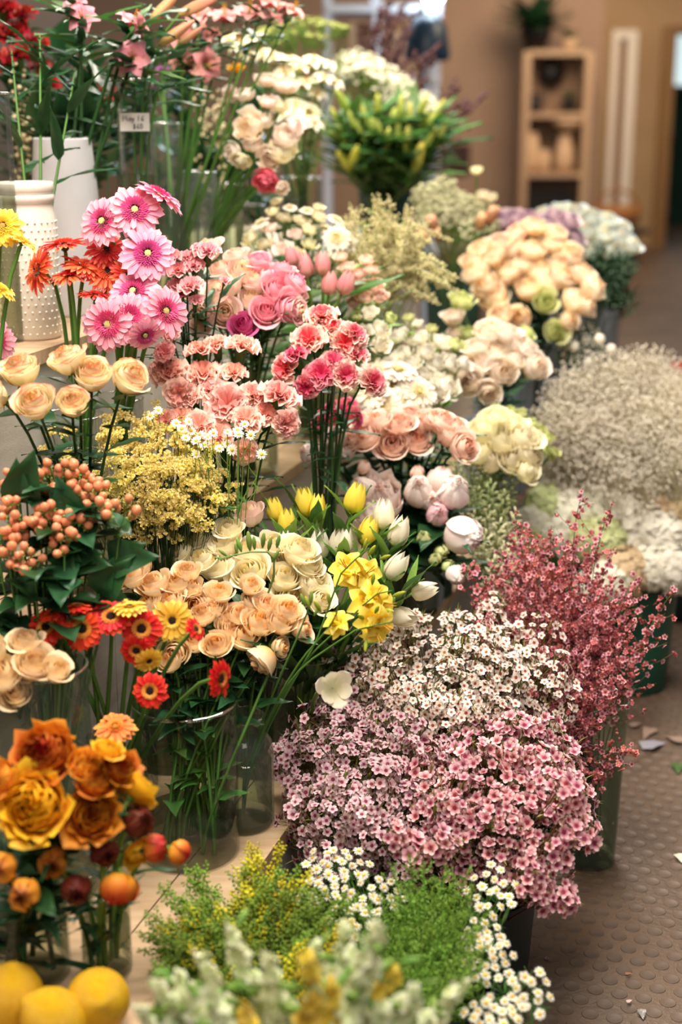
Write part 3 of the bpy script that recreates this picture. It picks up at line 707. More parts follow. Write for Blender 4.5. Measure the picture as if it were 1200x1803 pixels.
for k in range(4):
    add('leg', mesh('leg', tube([(.2*math.cos(k*pi/2+.5), .2*math.sin(k*pi/2+.5), 0), (.16*math.cos(k*pi/2+.5), .16*math.sin(k*pi/2+.5), .265)], .018, 6), POTD), st, tr(shelf_x(1085), YS-.6, 0))
xa, xb, za, zb = bx(786, 824, 258, 302, YB-.03)
pf = tag(add('small_picture', mesh('small_picture', box(xa, xb, YB-.03, YB, za, zb), plain('dark_picture', '33211f', .5, c2='4b2f25', nscale=14), False)), 'small dark picture hung low on the tan back wall', 'picture')
add('picture_frame', mesh('picture_frame', join([box(xa-.02, xa, YB-.04, YB, za-.02, zb+.02), box(xb, xb+.02, YB-.04, YB, za-.02, zb+.02), box(xa, xb, YB-.04, YB, za-.02, za), box(xa, xb, YB-.04, YB, zb, zb+.02)]), plain('frame_brown', '4a3328', .5), False), pf)
# white metal rack with cartons and the lamp, left of the tan wall
YR = 8.2; RACK = plain('white_metal', 'd5dcea', .4, spec=.5)
xa, xb, _, zt = bx(575, 778, 2, 300, YR); rk = empty('storage_rack', ((xa+xb)/2, YR+.25, 0), 'white metal storage rack standing beyond the budded twigs', 'rack')
for px in (576, 664, 770):
    x = bx(px-7, px+7, 10, 20, YR)[:2]
    for yy in (YR, YR+.5): add('post', mesh('post', box(x[0], x[1], yy, yy+.05, 0, zt+.25), RACK, False), rk)
for py in (8, 132, 262):
    z = bx(570, 580, py, py+14, YR); add('shelf_board', mesh('shelf_board', box(xa, xb, YR-.01, YR+.56, z[2], z[3]), RACK, False), rk)
for px0, px1, py0, py1, colr, lab in ((588, 652, 40, 132, '8a6650', 'brown carton on the rack shelf, nearest the green filler blooms'), (676, 722, 58, 132, 'b08a72', 'tan carton on the rack shelf beside the middle post'), (600, 655, 180, 262, 'a58a80', 'pale carton on the lower rack shelf'), (680, 752, 168, 262, 'c79f86', 'pinkish carton on the lower rack shelf by the lamp')):
    x0, x1_, z0, z1 = bx(px0, px1, py0, py1, YR+.05)
    o = tag(add('carton', mesh('carton', join([box(x0, x1_, YR+.05, YR+.45, z0, z1)]), plain('carton_'+colr, colr, .7, noise=.15), False)), lab, 'box')
    add('tape', mesh('tape', box((x0+x1_)/2-.02, (x0+x1_)/2+.02, YR+.046, YR+.45, z0+.001, z1+.003), plain('tape', 'b99a78', .4), False), o)
cl = P(752, 62, 7.6); lp = empty('work_lamp', cl, 'navy blue work lamp with a glaring white bulb above the rack', 'lamp')
add('shade', mesh('shade', revolve([(.055, .10), (.10, .05), (.125, -.10), (.115, -.13), (.03, -.14)], 22, True), plain('navy_shade', '0e2a3f', .4)), lp, tr(*cl))
add('bulb', mesh('bulb', ball(.055, 16, 10), plain('lamp_bulb', 'dff2ff', .3, emit=40)), lp, tr(*(cl+np.array([.03, 0, .205]))))
add('pole', mesh('pole', tube([(.0, .03, -.1), (.0, .03, -1.0), (.02, .03, -cl[2])], .02, 8), plain('pole_blue', 'b8c6da', .4)), lp, tr(*cl))

# ================================================================== vases and bunches
RNG = {0: (0.0, .33), 1: (.33, .58), 2: (.58, 1.30)}
ZT = {'f': 0.0, 0: .27, 1: .62, 2: .98}
def B(px, py, D, tier, lean=.1, r=.07):
    """where the vase of a bunch stands: under the bunch, back along the line of sight until it is on its step"""
    lo, hi = (-9, -(r+.03)) if tier == 'f' else (RNG[tier][0]+r+.01, RNG[tier][1]-r*.5)
    t = D+lean*.5
    for _ in range(90):
        p = P(px, py, t); off = edge_x(p[1], 0)-p[0]
        if off < lo: t += .02
        elif off > hi: t -= .02
        else: break
    p[0] = p[0]+off-min(max(off, lo), hi); p[2] = ZT[tier]; return p
LV = lambda kind, mat: leafmesh(kind, mat)
OV, BR, LN, STP, TUL = LV('oval', DARK), LV('broad', DARK), LV('lance', GREEN), LV('strap', GREEN), LV('tulip', LIGHT)
OVG, OVL, LND = LV('oval', GREEN), LV('oval', LIGHT), LV('lance', DARK)
up = np.array([0, 0, .012])

# --- petal colours
Y_ = petal('cream_yellow_petal', [(0, 'efd37a'), (.5, 'f9eabb'), (1, 'fcf3d6')], core='f8e5a0', edge=('ea8f66', .86, .15), hue=.006)
CW = petal('cream_white_petal', [(0, 'f5dc94'), (.6, 'fcf0c6'), (1, 'fdf6de')], core='f8e6a8', hue=.006)
PE = petal('peach_petal', [(0, 'f2c070'), (.5, 'fadfae'), (1, 'fdebcc')], core='f4b852', edge=('f2c9ae', .9, .25), hue=.008, var=.08)
LP = petal('left_peach_petal', [(0, 'f3d7a0'), (.6, 'fae8c4'), (1, 'fadfb6')], core='f5cf92')
PK = petal('pink_gerbera_petal', [(0, 'f08cae'), (.5, 'f4a2bc'), (1, 'f7b5c6')], hue=.02, trans=.25)
PKF = petal('pink_gerbera_floret', [(0, 'c42c70'), (1, 'e7639c')], trans=.2)
EYEY = petal('eye_yellow_green', [(0, 'b9b04a'), (1, 'ddd58c')], trans=0)
CO = petal('coral_petal', [(0, 'd93f26'), (.6, 'ea5d42'), (1, 'f07a5c')], hue=.015, trans=.22)
RD = petal('red_petal', [(0, 'c21d10'), (.6, 'e02f1c'), (1, 'ea4730')], trans=.2, hue=.008)
RDF = petal('orange_ring', [(0, 'd9782a'), (1, 'eba24c')], trans=.1)
EYED = petal('eye_dark', [(0, '1c0e0a'), (1, '2c1710')], trans=0)
YG = petal('yellow_petal', [(0, 'e8b32a'), (.6, 'f5cc48'), (1, 'f7d766')], trans=.25)
OG = petal('orange_petal', [(0, 'e77d2f'), (.6, 'f39648'), (1, 'f6a75c')], trans=.25)
WG = petal('white_gerbera_petal', [(0, 'f3e6c8'), (1, 'fbf4e8')], trans=.3)
WGF = petal('cream_floret', [(0, 'e2cf93'), (1, 'f3e9cc')], trans=.2)
TAN = petal('tan_eye', [(0, 'b9934a'), (1, 'cfae62')], trans=0)
RAY = petal('ranunculus_yellow', [(0, 'd98a0c'), (.6, 'f2b01a'), (1, 'f7c436')], core='eea31a', trans=.25)
RAO = petal('ranunculus_orange', [(0, 'c25a0e'), (.55, 'e08a1e'), (1, 'e9a035')], core='b8480e', edge=('b5521a', .92, .2), trans=.22)
RAR = petal('ranunculus_red', [(0, '8e2a10'), (.5, 'c65218'), (1, 'db8a28')], core='a6260e', trans=.2, noise=.2)
RAP = petal('ranunculus_flame', [(0, 'e8a531'), (.55, 'e0782a'), (1, 'c02a1c')], trans=.2)
RAB = petal('ranunculus_ball', [(0, 'e0a030'), (.75, 'd98d2a'), (1, 'bf6a22')], core='5b2118', core_pow=1.25, edge=('8a3c1e', .9, .2), trans=.15)
RAD = petal('ranunculus_dark', [(0, '4a1712'), (1, '6d2a18')], trans=.15)
LPK = petal('pale_pink_rose', [(0, 'f6e6c6'), (.6, 'f9e4d2'), (1, 'f7d3cb')], core='f8e0ba', hue=.012)
MPK = petal('pink_rose', [(0, 'f2b4bd'), (.6, 'f4afbd'), (1, 'f7c2c9')], core='ee93ab', hue=.012)
HPK = petal('hot_pink_rose', [(0, 'c9417f'), (1, 'e06fa4')], core='c93b80')
SAL = petal('salmon_carnation', [(0, 'fbaa9a'), (.6, 'fdc8b8'), (1, 'fedccf')], core='f9ab9b', hue=.012)
PPC = petal('pale_pink_carnation', [(0, 'f2a6aa'), (1, 'f9c9c8')], core='f29da4', hue=.01)
BIC = petal('bicolor_carnation', [(0, 'ef5a72'), (.6, 'f4958f'), (.9, 'f9cfc0'), (1, 'fbe2d3')], core='ec4b6c', core_pow=1.5)
BID = petal('deep_bicolor_carnation', [(0, 'e23a5c'), (.7, 'ea5c78'), (1, 'f7b6bb')], core='e23a62')
APR = petal('apricot_rose', [(0, 'f3c2a0'), (.6, 'f9d8c3'), (1, 'fbe3d6')], core='f5bd9c', hue=.01)
PEO = petal('peony_blush', [(0, 'fbd2c4'), (.6, 'feeadf'), (1, 'fff4ee')], core='fbd5c4', hue=.006)
PEW = petal('peony_white', [(0, 'fae6df'), (1, 'fef4ef')], hue=.005)
PEP = petal('peony_pink', [(0, 'eeb6bd'), (1, 'f6ced2')])
WR = petal('ivory_rose', [(0, 'f8e2c0'), (.6, 'fbecd9'), (1, 'fdf3e8')], core='f9e2c6', hue=.006)
FP = petal('far_peach_rose', [(0, 'eec08a'), (.6, 'fae2bc'), (1, 'fdeed8')], core='f2ca96', hue=.01)
GRW = petal('green_white_petal', [(0, 'b9c46a'), (.6, 'd5dc92'), (1, 'e6e6b4')], core='c4cf78')
LAV = petal('lavender_rose', [(0, 'a9819c'), (.6, 'c2a0b2'), (1, 'dcc6c6')], core='8d6288')
DYE = petal('white_dyed_rose', [(0, 'e8e0bf'), (.75, 'eee9d6'), (1, 'a9c1cf')], core='f0e5c4')
WHT = petal('white_petal', [(0, 'eee5c6'), (1, 'faf5ea')], hue=.006)
CRM = petal('cream_petal', [(0, 'e8dca6'), (1, 'f6eed0')], hue=.01)
TY = petal('tulip_yellow', [(0, 'd4d048'), (.3, 'f6da48'), (1, 'fae668')], hue=.006)
TW = petal('tulip_white', [(0, 'e3e0b0'), (.3, 'f5ebcf'), (1, 'fbf4e4')], hue=.005)
TP = petal('tulip_pink', [(0, 'd9b28c'), (.4, 'df9394'), (1, 'e6aaa6')], hue=.01)
FZ = petal('freesia_yellow', [(0, 'eec824'), (.5, 'fae04a'), (1, 'fcea74')], hue=.005)
FW_ = petal('freesia_white', [(0, 'eadf9f'), (1, 'fbf5e2')])
ALS = petal('alstroemeria_pink', [(0, 'e9b0a6'), (.6, 'ee97a4'), (1, 'f2a9b2')], spots=('a8405a', 42, .68), hue=.01)
LBG = petal('lily_bud_green', [(0, '7f9a3a'), (.5, 'b4bf55'), (1, 'cfcf6a')], hue=.02)
LBP = petal('lily_bud_pink', [(0, 'c2c070'), (.35, 'dcb27e'), (1, 'd9957f')])
STA = petal('anther', [(0, 'd2a83a'), (1, 'c58a28')], trans=0)
REDD = petal('dark_red_petal', [(0, '7c1016'), (1, 'a81c22')], core='6a0c14')

# --- kinds of bloom
two = lambda f, m, *a, **k: [f(m, seed=s, **k) for s in (1, 2, 3)]
Rose = {}
FAR = dict(split=False, near=False, n=13)

# ------- yellow roses with orange rims
b = B(130, 690, 2.25, 1, .10); vase('glass_vase', b, .065, .22, 'clear glass vase holding the yellow roses with orange rims')
bunch('rose', two(rose, Y_, n=21, open_=.35), 2.17, [(36, 655, 43, None, (-.15, .8, .6)), (62, 712, 43, None, (-.1, .55, .85)), (127, 712, 36, None, (.15, .6, .8)), (122, 636, 41, None, (-.35, .8, .5)), (162, 662, 43, None, (.15, .7, .7)), (227, 668, 43, None, (.5, .6, .6)), (-6, 700, 32, None, (-.6, .3, .7))],
      'pale yellow rose with orange petal rims', 'over the statice', 'yellow roses with orange rims', b+up, leaves=[(OV, 5, .075, .45, .93)], stem_mat=STEMD)
# ------- pink and coral gerberas
b = B(190, 560, 2.62, 1, .02); vase('glass_vase', b, .06, .25, 'clear glass vase behind the yellow roses, holding pink and coral gerberas')
pkg = two(gerbera, PK, fl_mat=PKF, eye_mat=EYEY, n=22, r_fl=.40)
bunch('gerbera_daisy', pkg, 2.42, [(180, 390, 49, None, (-.35, .2, .85)), (237, 370, 51, None, (.12, .25, .95)), (281, 344, 50, None, (.55, .80, .16)), (260, 447, 51, None, (.15, .2, .95)), (190, 571, 50, None, (-.2, -.1, .97)), (226, 560, 50, None, (.1, .05, .97)), (234, 513, 48, None, (-.15, .45, .8)), (291, 548, 47, None, (.62, .1, .75)), (255, 590, 34, None, (.4, -.5, .5)), (-10, 602, 42, None, (.2, .1, .95))],
      'pink gerbera with rosy fringed centre', 'before the glass vases', 'pink gerberas', b+up, kd=.35, stem_r=.0042, stem_mat=STEM, arch=.35, neck=.3)
cog = two(gerbera, CO, fl_mat=CO, eye_mat=EYED, n=26, r_fl=.36, wid=.085)
b2 = B(120, 560, 2.66, 1, .05); vase('glass_vase', b2, .055, .24, 'clear glass vase behind the yellow roses, holding coral gerberas')
bunch('gerbera_daisy', cog, 2.50, [(66, 475, 45, None, (-.75, .12, .62)), (113, 430, 46, None, (-.1, .95, .22)), (150, 470, 44, None, (.3, .75, .4)), (122, 485, 40, None, (-.1, .85, .35)), (190, 478, 44, None, (.2, .35, .9)), (188, 440, 40, None, (.1, .5, .8)), (224, 485, 34, None, (.5, .3, .7)), (168, 520, 36, None, (.1, .9, .1))],
      'coral gerbera with thin petals', 'beside the hobnail jar', 'coral gerberas', b2+up, kd=.2, stem_r=.0042, stem_mat=STEM, arch=.35)
yeg = two(gerbera, YG, fl_mat=YG, eye_mat=OG, n=20)
b3 = B(-40, 560, 2.3, 1, .05)
bunch('gerbera_daisy', yeg, 2.30, [(4, 398, 40, None, (.3, .2, .9)), (40, 425, 30, None, (.45, .75, .15)), (0, 508, 32, None, (.5, .7, .3))], 'yellow gerbera cut by the picture edge', 'before the hobnail jar', 'yellow gerberas', b3+up, kd=.1, stem_r=.004)
# ------- red gerberas
b = np.array(Pz(212, 1470, .27)); vase('glass_vase', b, .048, .17, 'slim clear glass vase holding the red gerbera stems')
rdg = two(gerbera, RD, fl_mat=RDF, eye_mat=EYED, n=20, r_fl=.33, r_eye=.19, wid=.15, fl_h=.03)
ylg = two(gerbera, YG, fl_mat=YG, eye_mat=EYED, n=18, r_fl=.26, r_eye=.16, wid=.14, fl_h=.03)
org = two(gerbera, OG, fl_mat=OG, eye_mat=STA, n=20, r_fl=.3)
bunch('mini_gerbera', {'r': rdg, 'y': ylg, 'o': org}, 2.06, [(82, 1104, 40, 'r', (-.25, .4, .8)), (145, 1107, 39, 'r', (-.05, .08, 1)), (195, 1086, 37, 'r', (.05, .55, .8)), (249, 1107, 39, 'r', (.05, .08, 1)), (92, 1080, 30, 'r', (-.3, .85, .3)), (136, 1068, 30, 'r', (0, .95, .2)), (240, 1145, 30, 'r', (0, -.2, .6)), (303, 1093, 39, 'y', (.1, .12, 1)), (228, 1068, 32, 'y', (0, .9, .3)), (345, 1108, 24, 'r', (.7, .4, .4)), (264, 1217, 33, 'r', (-.05, .15, 1)), (388, 1195, 35, 'r', (.84, -.05, .42)), (262, 1163, 28, 'y', (.3, -.4, .5)), (203, 1280, 38, 'o', (0, .76, .6))],
      None, 'over the ranunculus', 'mini gerberas', b+up, kd=.2, stem_r=.0036, stem_mat=STEM, arch=.38, bspread=.03, look={'r': 'red gerbera with black eye', 'y': 'yellow gerbera with dark eye', 'o': 'single small orange gerbera'})
# ------- ranunculus
b = np.array(Pz(190, 1706, .27)); vase('glass_vase', b, .034, .125, 'small glass vase of ranunculus stems beside the lemons')
b1 = np.array(Pz(58, 1712, .27)); vase('glass_vase', b1, .052, .14, 'wider glass vase of ranunculus stems behind the lemons')
RN = {'y': two(ranun, RAY, open_=.5, ruffle=.085, H0=.8, H1=.5, n=36), 'o': two(ranun, RAO, open_=.45, ruffle=.09, H0=.8, n=36), 'r': two(ranun, RAR, open_=.4, ruffle=.11, H0=.85, H1=.5, n=40), 'b': two(ranun, RAB, open_=0, H0=1.05, H1=1.15, inc=.8, n=24, inc_out=.9, ruffle=.07), 'd': two(ranun, RAD, open_=0, H0=1.05, H1=1.15, inc=.75, n=22, inc_out=.9), 'f': two(ranun, RAP, open_=.0, H0=1.05, H1=1.1, inc=.7, n=22, inc_out=.85, ruffle=.03)}
lk = {'y': 'golden yellow open ranunculus', 'o': 'orange ruffled ranunculus', 'r': 'rust red and gold ranunculus', 'b': 'tight orange ranunculus ball with dark heart', 'd': 'dark maroon ranunculus', 'f': 'red and yellow flamed ranunculus'}
bunch('ranunculus', RN, 1.80, [(78, 1327, 60, 'r', (-.05, .5, .8)), (60, 1418, 70, 'y', (0, .35, .9)), (160, 1434, 56, 'o', (.2, .3, .9)), (152, 1350, 44, 'o', (.3, .7, .4)), (190, 1320, 30, 'y', (.2, .8, .3)), (212, 1352, 36, 'r', (.4, .4, .6)), (0, 1372, 40, 'o', (-.4, .5, .6)), (5, 1525, 40, 'b', (-.2, .1, .9)), (43, 1573, 40, 'b', (0, .05, 1)), (168, 1375, 40, 'r', (.2, .6, .5))],
      None, 'before the red gerberas', 'ranunculus', b1+up, kd=.3, look=lk, size_k=1.08, stem_r=.0035, stem_mat=STEMD, arch=.35, center=(100, 1450), neck=.2, bspread=.035, leaves=[(LND, 8, .08, .05, .75), (BR, 2, .06, .4, .85)])
bunch('ranunculus', RN, 1.84, [(237, 1392, 52, 'y', (.35, .45, -.5), 'yellow ranunculus turned away from view'), (95, 1517, 43, 'b', (.15, .0, 1)), (135, 1562, 42, 'd', (.1, -.1, .8)), (210, 1556, 50, 'f', (-.05, -.85, .3), 'yellow ranunculus hanging face down'), (243, 1500, 38, 'y', (.5, -.5, .5), 'golden ranunculus bud nodding sideways'), (268, 1492, 38, 'f', (.8, .1, .4)), (311, 1498, 33, 'f', (.85, -.45, .15), 'bright red ranunculus bud on a bent stem'), (240, 1446, 44, 'd', (.4, .2, .6)), (185, 1500, 40, 'd', (.2, 0, .6))],
      None, 'at the front of the stand', 'ranunculus', b+up, kd=.15, look=lk, stem_r=.0036, stem_mat=STEML, arch=.75, center=(190, 1500), neck=.2, leaves=[(LND, 3, .06, .1, .6)])
# ------- lemons
LEM = plain('lemon_skin', 'e9b917', .42, c2='dca60f', nscale=5, spec=.45, bump=.5, bscale=42)
prof = [(.002, -1.22), (.10, -1.2), (.2, -1.1), (.34, -1.0), (.62, -.8), (.86, -.45), (.95, 0), (.88, .42), (.66, .78), (.38, 1.0), (.22, 1.12), (.12, 1.2), (.002, 1.22)]
lem = mesh('lemon', revolve(prof, 28), LEM); lst = mesh('stem_end', ball(.12, 8, 4, .5), STEML)
for (px, py, ax, s, lab) in ((20, 1757, (.1, .9, .3), .043, 'yellow lemon standing on end before the ranunculus vase'), (172, 1762, (.25, .25, .95), .043, 'large round yellow lemon beside the small glass vase'), (96, 1796, (-.6, .5, .2), .041, 'yellow lemon half hidden between the other two lemons')):
    z = .27+.041; d = Pz(px, py, z); d[2] = max(d[2], .27+s*.95); a = camdir(ax)
    e = empty('lemon', d-np.array([0, 0, s]), lab, 'fruit', 'lemons'); M = xf(d, a, s); add('fruit', lem, e, M); add('stem_end', lst, e, M @ tr(0, 0, -1.2))
# ------- cream roses at the left edge
b = np.array(Pz(20, 1420, .27)); vase('glass_vase', b, .06, .185, 'clear glass vase of peach cream roses at the picture edge')
bunch('rose', two(rose, LP, n=15, open_=.55), 2.0, [(6, 1195, 46), (60, 1172, 44), (98, 1182, 34), (46, 1135, 38), (30, 1222, 38), (-15, 1150, 40)], 'peach cream rose', 'beside the red gerberas', 'peach cream roses', b+up, kd=.4, leaves=[(OV, 4, .07, .4, .9)], stem_mat=STEMD)
# ------- peach spray roses in the big cylinder
b = np.array(Pz(333, 1496, .27)); vase('glass_vase', b, .080, .255, 'large clear glass cylinder of peach rose stems beside the jar', water=.25)
bunch('spray_rose', two(rose, PE, n=14, open_=.32, H=1.2), 2.24, [(232, 1015, 34, None, (-.15, .75, .6)), (198, 1028, 26), (272, 1030, 32), (315, 1028, 30), (343, 1066, 33, None, (0, .2, .95)), (340, 1038, 25), (300, 1062, 30), (385, 1045, 27), (358, 1082, 28), (402, 1088, 31), (376, 1072, 24), (448, 1062, 30), (420, 1084, 26), (455, 1098, 34), (492, 1098, 30), (504, 1078, 32), (480, 1088, 24), (408, 1108, 30), (380, 1136, 30), (463, 1161, 33, None, (-.7, -.55, .3)), (492, 1140, 22, None, (.7, 0, .5)), (530, 1108, 26, None, (.8, .2, .5)), (309, 1150, 30, None, (-.1, .1, 1)), (345, 1130, 28), (300, 1165, 26), (428, 1122, 32), (440, 1032, 24), (470, 1066, 24), (330, 1008, 26), (262, 1066, 26), (290, 1095, 28), (318, 1108, 28), (250, 1000, 24), (285, 1128, 26)],
      'peach rose', 'over the glass cylinder', 'peach roses', b+up, size_k=1.14, kd=.55, bspread=.045, leaves=[(OV, 3, .06, .5, .93), (OVG, 1, .05, .2, .5)], stem_mat=STEM, center=(380, 1080), stem_r=.0026, arch=.55)
# ------- white roses
b = B(455, 1040, 2.42, 0, .04); vase('glass_vase', b, .065, .22, 'clear glass vase of creamy white roses behind the jar')
bunch('rose', two(rose, CW, n=18, open_=.5), 2.40, [(440, 1012, 44, None, (-.25, .55, .8)), (395, 965, 38), (358, 992, 36), (380, 1002, 38), (525, 976, 42), (547, 1030, 42), (500, 1022, 38), (480, 962, 32), (404, 937, 32), (336, 1000, 32), (322, 976, 30), (560, 1060, 32), (508, 1058, 36), (350, 955, 30), (435, 975, 34), (470, 1000, 36), (540, 1000, 34)],
      'creamy white rose', 'beside the freesias', 'white roses', b+up, kd=.55, leaves=[(OV, 3, .07, .4, .9)], stem_mat=STEMD)
bunch('rose', two(rose, LPK, n=13, open_=.5), 2.46, [(441, 908, 34, None, (-.3, .7, .5))], 'lone cream rose with pinkish rim', 'beside the yellow tulips', None, b+up, kd=0)
# ------- mason jar with freesias
bj = np.array(Pz(428, 1448, .27)); h = .19
vase('mason_jar', bj, .050, h, 'round shouldered glass jar with threaded neck, half full of water', prof=[(.046, 0), (.0505, .008), (.0515, .02), (.0515, .130), (.049, .145), (.041, .157), (.036, .163), (.036, .167), (.039, .170), (.036, .173), (.039, .177), (.036, .180), (.038, .185), (.036, h)], mat=CLEARD, water=.60, cat='jar')
FRB = two(star, FZ, center=STA, l=.95, w=.33, up=.62, throat=.9)
fb = mesh('bud', revolve([(.05, 0), (.16, .3), (.2, .7), (.12, 1.1), (.02, 1.3)], 8, False, True), petal('freesia_bud', [(0, '6f8f35'), (.6, 'a9b53e'), (1, 'd5cc48')]))
fbg = mesh('bud', revolve([(.05, 0), (.15, .3), (.18, .7), (.1, 1.1), (.02, 1.2)], 8, False, True), LIGHT)
def freesia(pts, blooms, buds, d, label, green=False):
    """one freesia stem: pts = comb in pixels from the stem end to the tip; open blooms first, buds to the tip"""
    e = empty('freesia', bj+up, label, 'flower', 'yellow freesias in the jar')
    comb = np.array([P(x, y, d-.02*i) for i, (x, y) in enumerate(pts)])
    s0 = curve(bj+up, comb[0], (0, 0, .35), (comb[1]-comb[0])*2, 8); g = [tube(np.concatenate([s0[:-1], comb]), np.linspace(.0026, .0011, 7+len(comb)), 5)]
    add('stem', mesh('stem', join(g), STEM), e)
    for (x, y, r, ax) in blooms:
        p = P(x, y, d-.03); M = xf(p, camdir(ax), r*d/FPX, rnd.uniform(0, 6))
        for nm_, me, m, k in FRB[rnd.randrange(3)]: add('petal' if nm_ == 'petal' else nm_, me, e, M @ m)
        q = comb[np.argmin(np.linalg.norm(comb-p, axis=1))]; add('bloom_tube', mesh('bloom_tube', tube([q, (q+p)/2-camdir(ax)*.01, p-camdir(ax)*r*d/FPX*.85], [.0018, .003, .005], 6), FZ), e)
    for (x, y, ln, ax) in buds: add('bud', fbg if green else fb, e, xf(P(x, y, d-.03), camdir(ax), ln*d/FPX*.85, 0))
freesia([(560, 1120), (585, 1050), (600, 1010), (625, 985), (650, 965)], [(603, 992, 42, (-.3, .4, .8)), (626, 1012, 40, (0, .2, .95)), (655, 1003, 36, (.4, .3, .8))], [(648, 978, 24, (.4, .6, .5)), (668, 985, 22, (.7, .3, .5)), (640, 968, 20, (.2, .8, .3))], 2.30, 'yellow freesia stem with open blooms, uppermost in the jar')
freesia([(560, 1140), (620, 1085), (640, 1065), (665, 1045), (690, 1040)], [(643, 1058, 42, (-.1, .1, 1)), (668, 1040, 34, (.3, .4, .8)), (690, 1065, 32, (.7, .1, .6))], [(675, 1075, 24, (.6, 0, .7)), (690, 1050, 24, (.8, .3, .3)), (655, 1030, 22, (.1, .8, .4))], 2.24, 'yellow freesia stem with open blooms, middle of the three')
freesia([(550, 1160), (625, 1110), (645, 1105), (665, 1100), (690, 1095)], [(655, 1098, 40, (.0, -.1, 1)), (683, 1105, 38, (.6, -.3, .7)), (668, 1125, 34, (.3, -.6, .7))], [(640, 1090, 26, (-.3, .3, .8)), (645, 1125, 24, (-.1, -.7, .5)), (660, 1080, 22, (.2, .5, .6))], 2.20, 'yellow freesia stem with drooping blooms, lowest in the jar')
freesia([(540, 1150), (575, 1110), (585, 1095), (592, 1080), (596, 1066)], [(590, 1083, 32, (-.2, .6, .6)), (600, 1106, 28, (.5, -.1, .7))], [(565, 1078, 26, (-.4, .7, .4)), (545, 1072, 22, (-.3, .9, .2)), (580, 1065, 22, (-.1, .9, .4))], 2.16, 'short yellow freesia stem with half open blooms')
freesia([(470, 1050), (482, 1015), (482, 985), (470, 972), (440, 972), (410, 978), (385, 985)], [], [(478, 990, 26, (.5, .8, .3)), (472, 970, 26, (.2, .9, .3)), (462, 965, 28, (.1, .95, .3)), (448, 968, 24, (-.05, .95, .2)), (440, 970, 34, (-.1, .98, .1)), (425, 972, 26, (-.3, .9, .1)), (418, 976, 20, (-.2, .9, .1)), (400, 980, 20, (-.6, .5, .2)), (392, 983, 14, (-.8, .1, .2)), (487, 965, 26, (.2, .9, .4))], 2.26, 'arching green freesia bud spray over the white roses', True)
freesia([(520, 1130), (540, 1080), (545, 1060)], [], [(537, 1068, 24, (-.3, .9, .2)), (546, 1066, 26, (.1, .95, .2)), (552, 1085, 22, (.5, .8, .2))], 2.18, 'short green freesia bud spray beside the yellow blooms', True)
# ------- tulips
b = np.array(Pz(538, 1330, .27)); vase('glass_vase', b, .062, .20, 'clear glass vase packed with green tulip stems', water=.5)
TT = {'y': two(tulip, TY), 'w': two(tulip, TW), 'o': two(tulip, TW, open_=.9, H=1.35)}
tl = {'y': 'yellow tulip', 'w': 'white tulip', 'o': 'wide open cream tulip hanging low'}
bunch('tulip', TT, 2.50, [(506, 945, 22, 'y', (-.05, 1, .15)), (540, 912, 24, 'y', (-.15, 1, .2)), (556, 915, 20, 'y', (.1, 1, .1)), (618, 905, 25, 'y', (.25, 1, .15)), (640, 960, 24, 'y', (.3, .95, .3)), (488, 920, 20, 'y', (-.2, 1, .2)), (673, 934, 25, 'w', (.1, 1, .2)), (693, 962, 25, 'w', (.3, .9, .3)), (682, 1020, 25, 'w', (.55, .8, .3)), (722, 1046, 22, 'w', (.95, .25, .25)), (562, 985, 24, 'w', (0, .95, .3)), (592, 980, 22, 'w', (.1, .95, .3)), (506, 976, 20, 'w', (-.1, .95, .3)), (690, 1082, 24, 'w', (.6, -.1, .6)), (605, 975, 20, 'w', (.1, .95, .2))],
      None, 'above the freesias', 'tulips', b+up, kd=.35, look=tl, size_k=1.25, stem_r=.0042, stem_mat=STEML, leaves=[(TUL, 3, .085, .80, 1.0), (LV('tulip', GREEN), 2, .10, .72, .97), (LV('tulip', GREEN), 2, .17, .3, .6)], arch=.5, neck=0, center=(600, 960), spread=.6, lift=.9)
bunch('tulip', TT, 2.2, [(585, 1212, 31, 'o', (.25, .1, .95))], 'wide open cream tulip hanging low before the waxflowers', '', None, b+up, kd=0, stem_r=.004, stem_mat=STEML, arch=.7, neck=0)
# ------- peonies
b = B(740, 930, 2.82, 0, .12); vase('bucket', b, .08, .24, 'grey green bucket of peonies hidden behind the tulips', solid=plain('bucket_green', '2c4a3f', .45), r2=.09, cat='bucket')
PN = {'o': two(peony, PEO, open_=.5, ruffle=.1), 'v': two(peony, PEO), 'w': two(peony, PEW), 'p': two(peony, PEP), 'b': two(peony, GRW, n=10), 'a': two(peony, APR, n=12)}
bunch('peony', PN, 2.76, [(670, 880, 45, 'o', (-.1, .5, .8)), (738, 863, 35, 'v', (-.1, .4, .9)), (798, 866, 38, 'w', (.15, .4, .85)), (770, 906, 25, 'p', (.1, .2, .9)), (816, 942, 42, 'w', (.6, -.2, .6)), (803, 1013, 22, 'w', (.3, -.5, .7)), (745, 948, 18, 'b'), (777, 972, 18, 'b', (.2, -.2, .9)), (765, 984, 15, 'b'), (790, 997, 16, 'b'), (640, 862, 30, 'v'), (775, 845, 30, 'v', (.1, .8, .4)), (735, 832, 17, 'a'), (760, 880, 26, 'v', (.0, .1, .9)), (655, 905, 30, 'o')],
      None, 'behind the white tulips', 'peonies', b+up, kd=.5, look={'o': 'open ruffled blush peony', 'v': 'round blush peony', 'w': 'white peony bloom', 'p': 'small pink peony bud', 'b': 'small green peony bud', 'a': 'small apricot peony bud'}, stem_r=.003, leaves=[(BR, 3, .10, .6, .96), (LND, 2, .12, .6, .95)], stem_mat=STEMD)
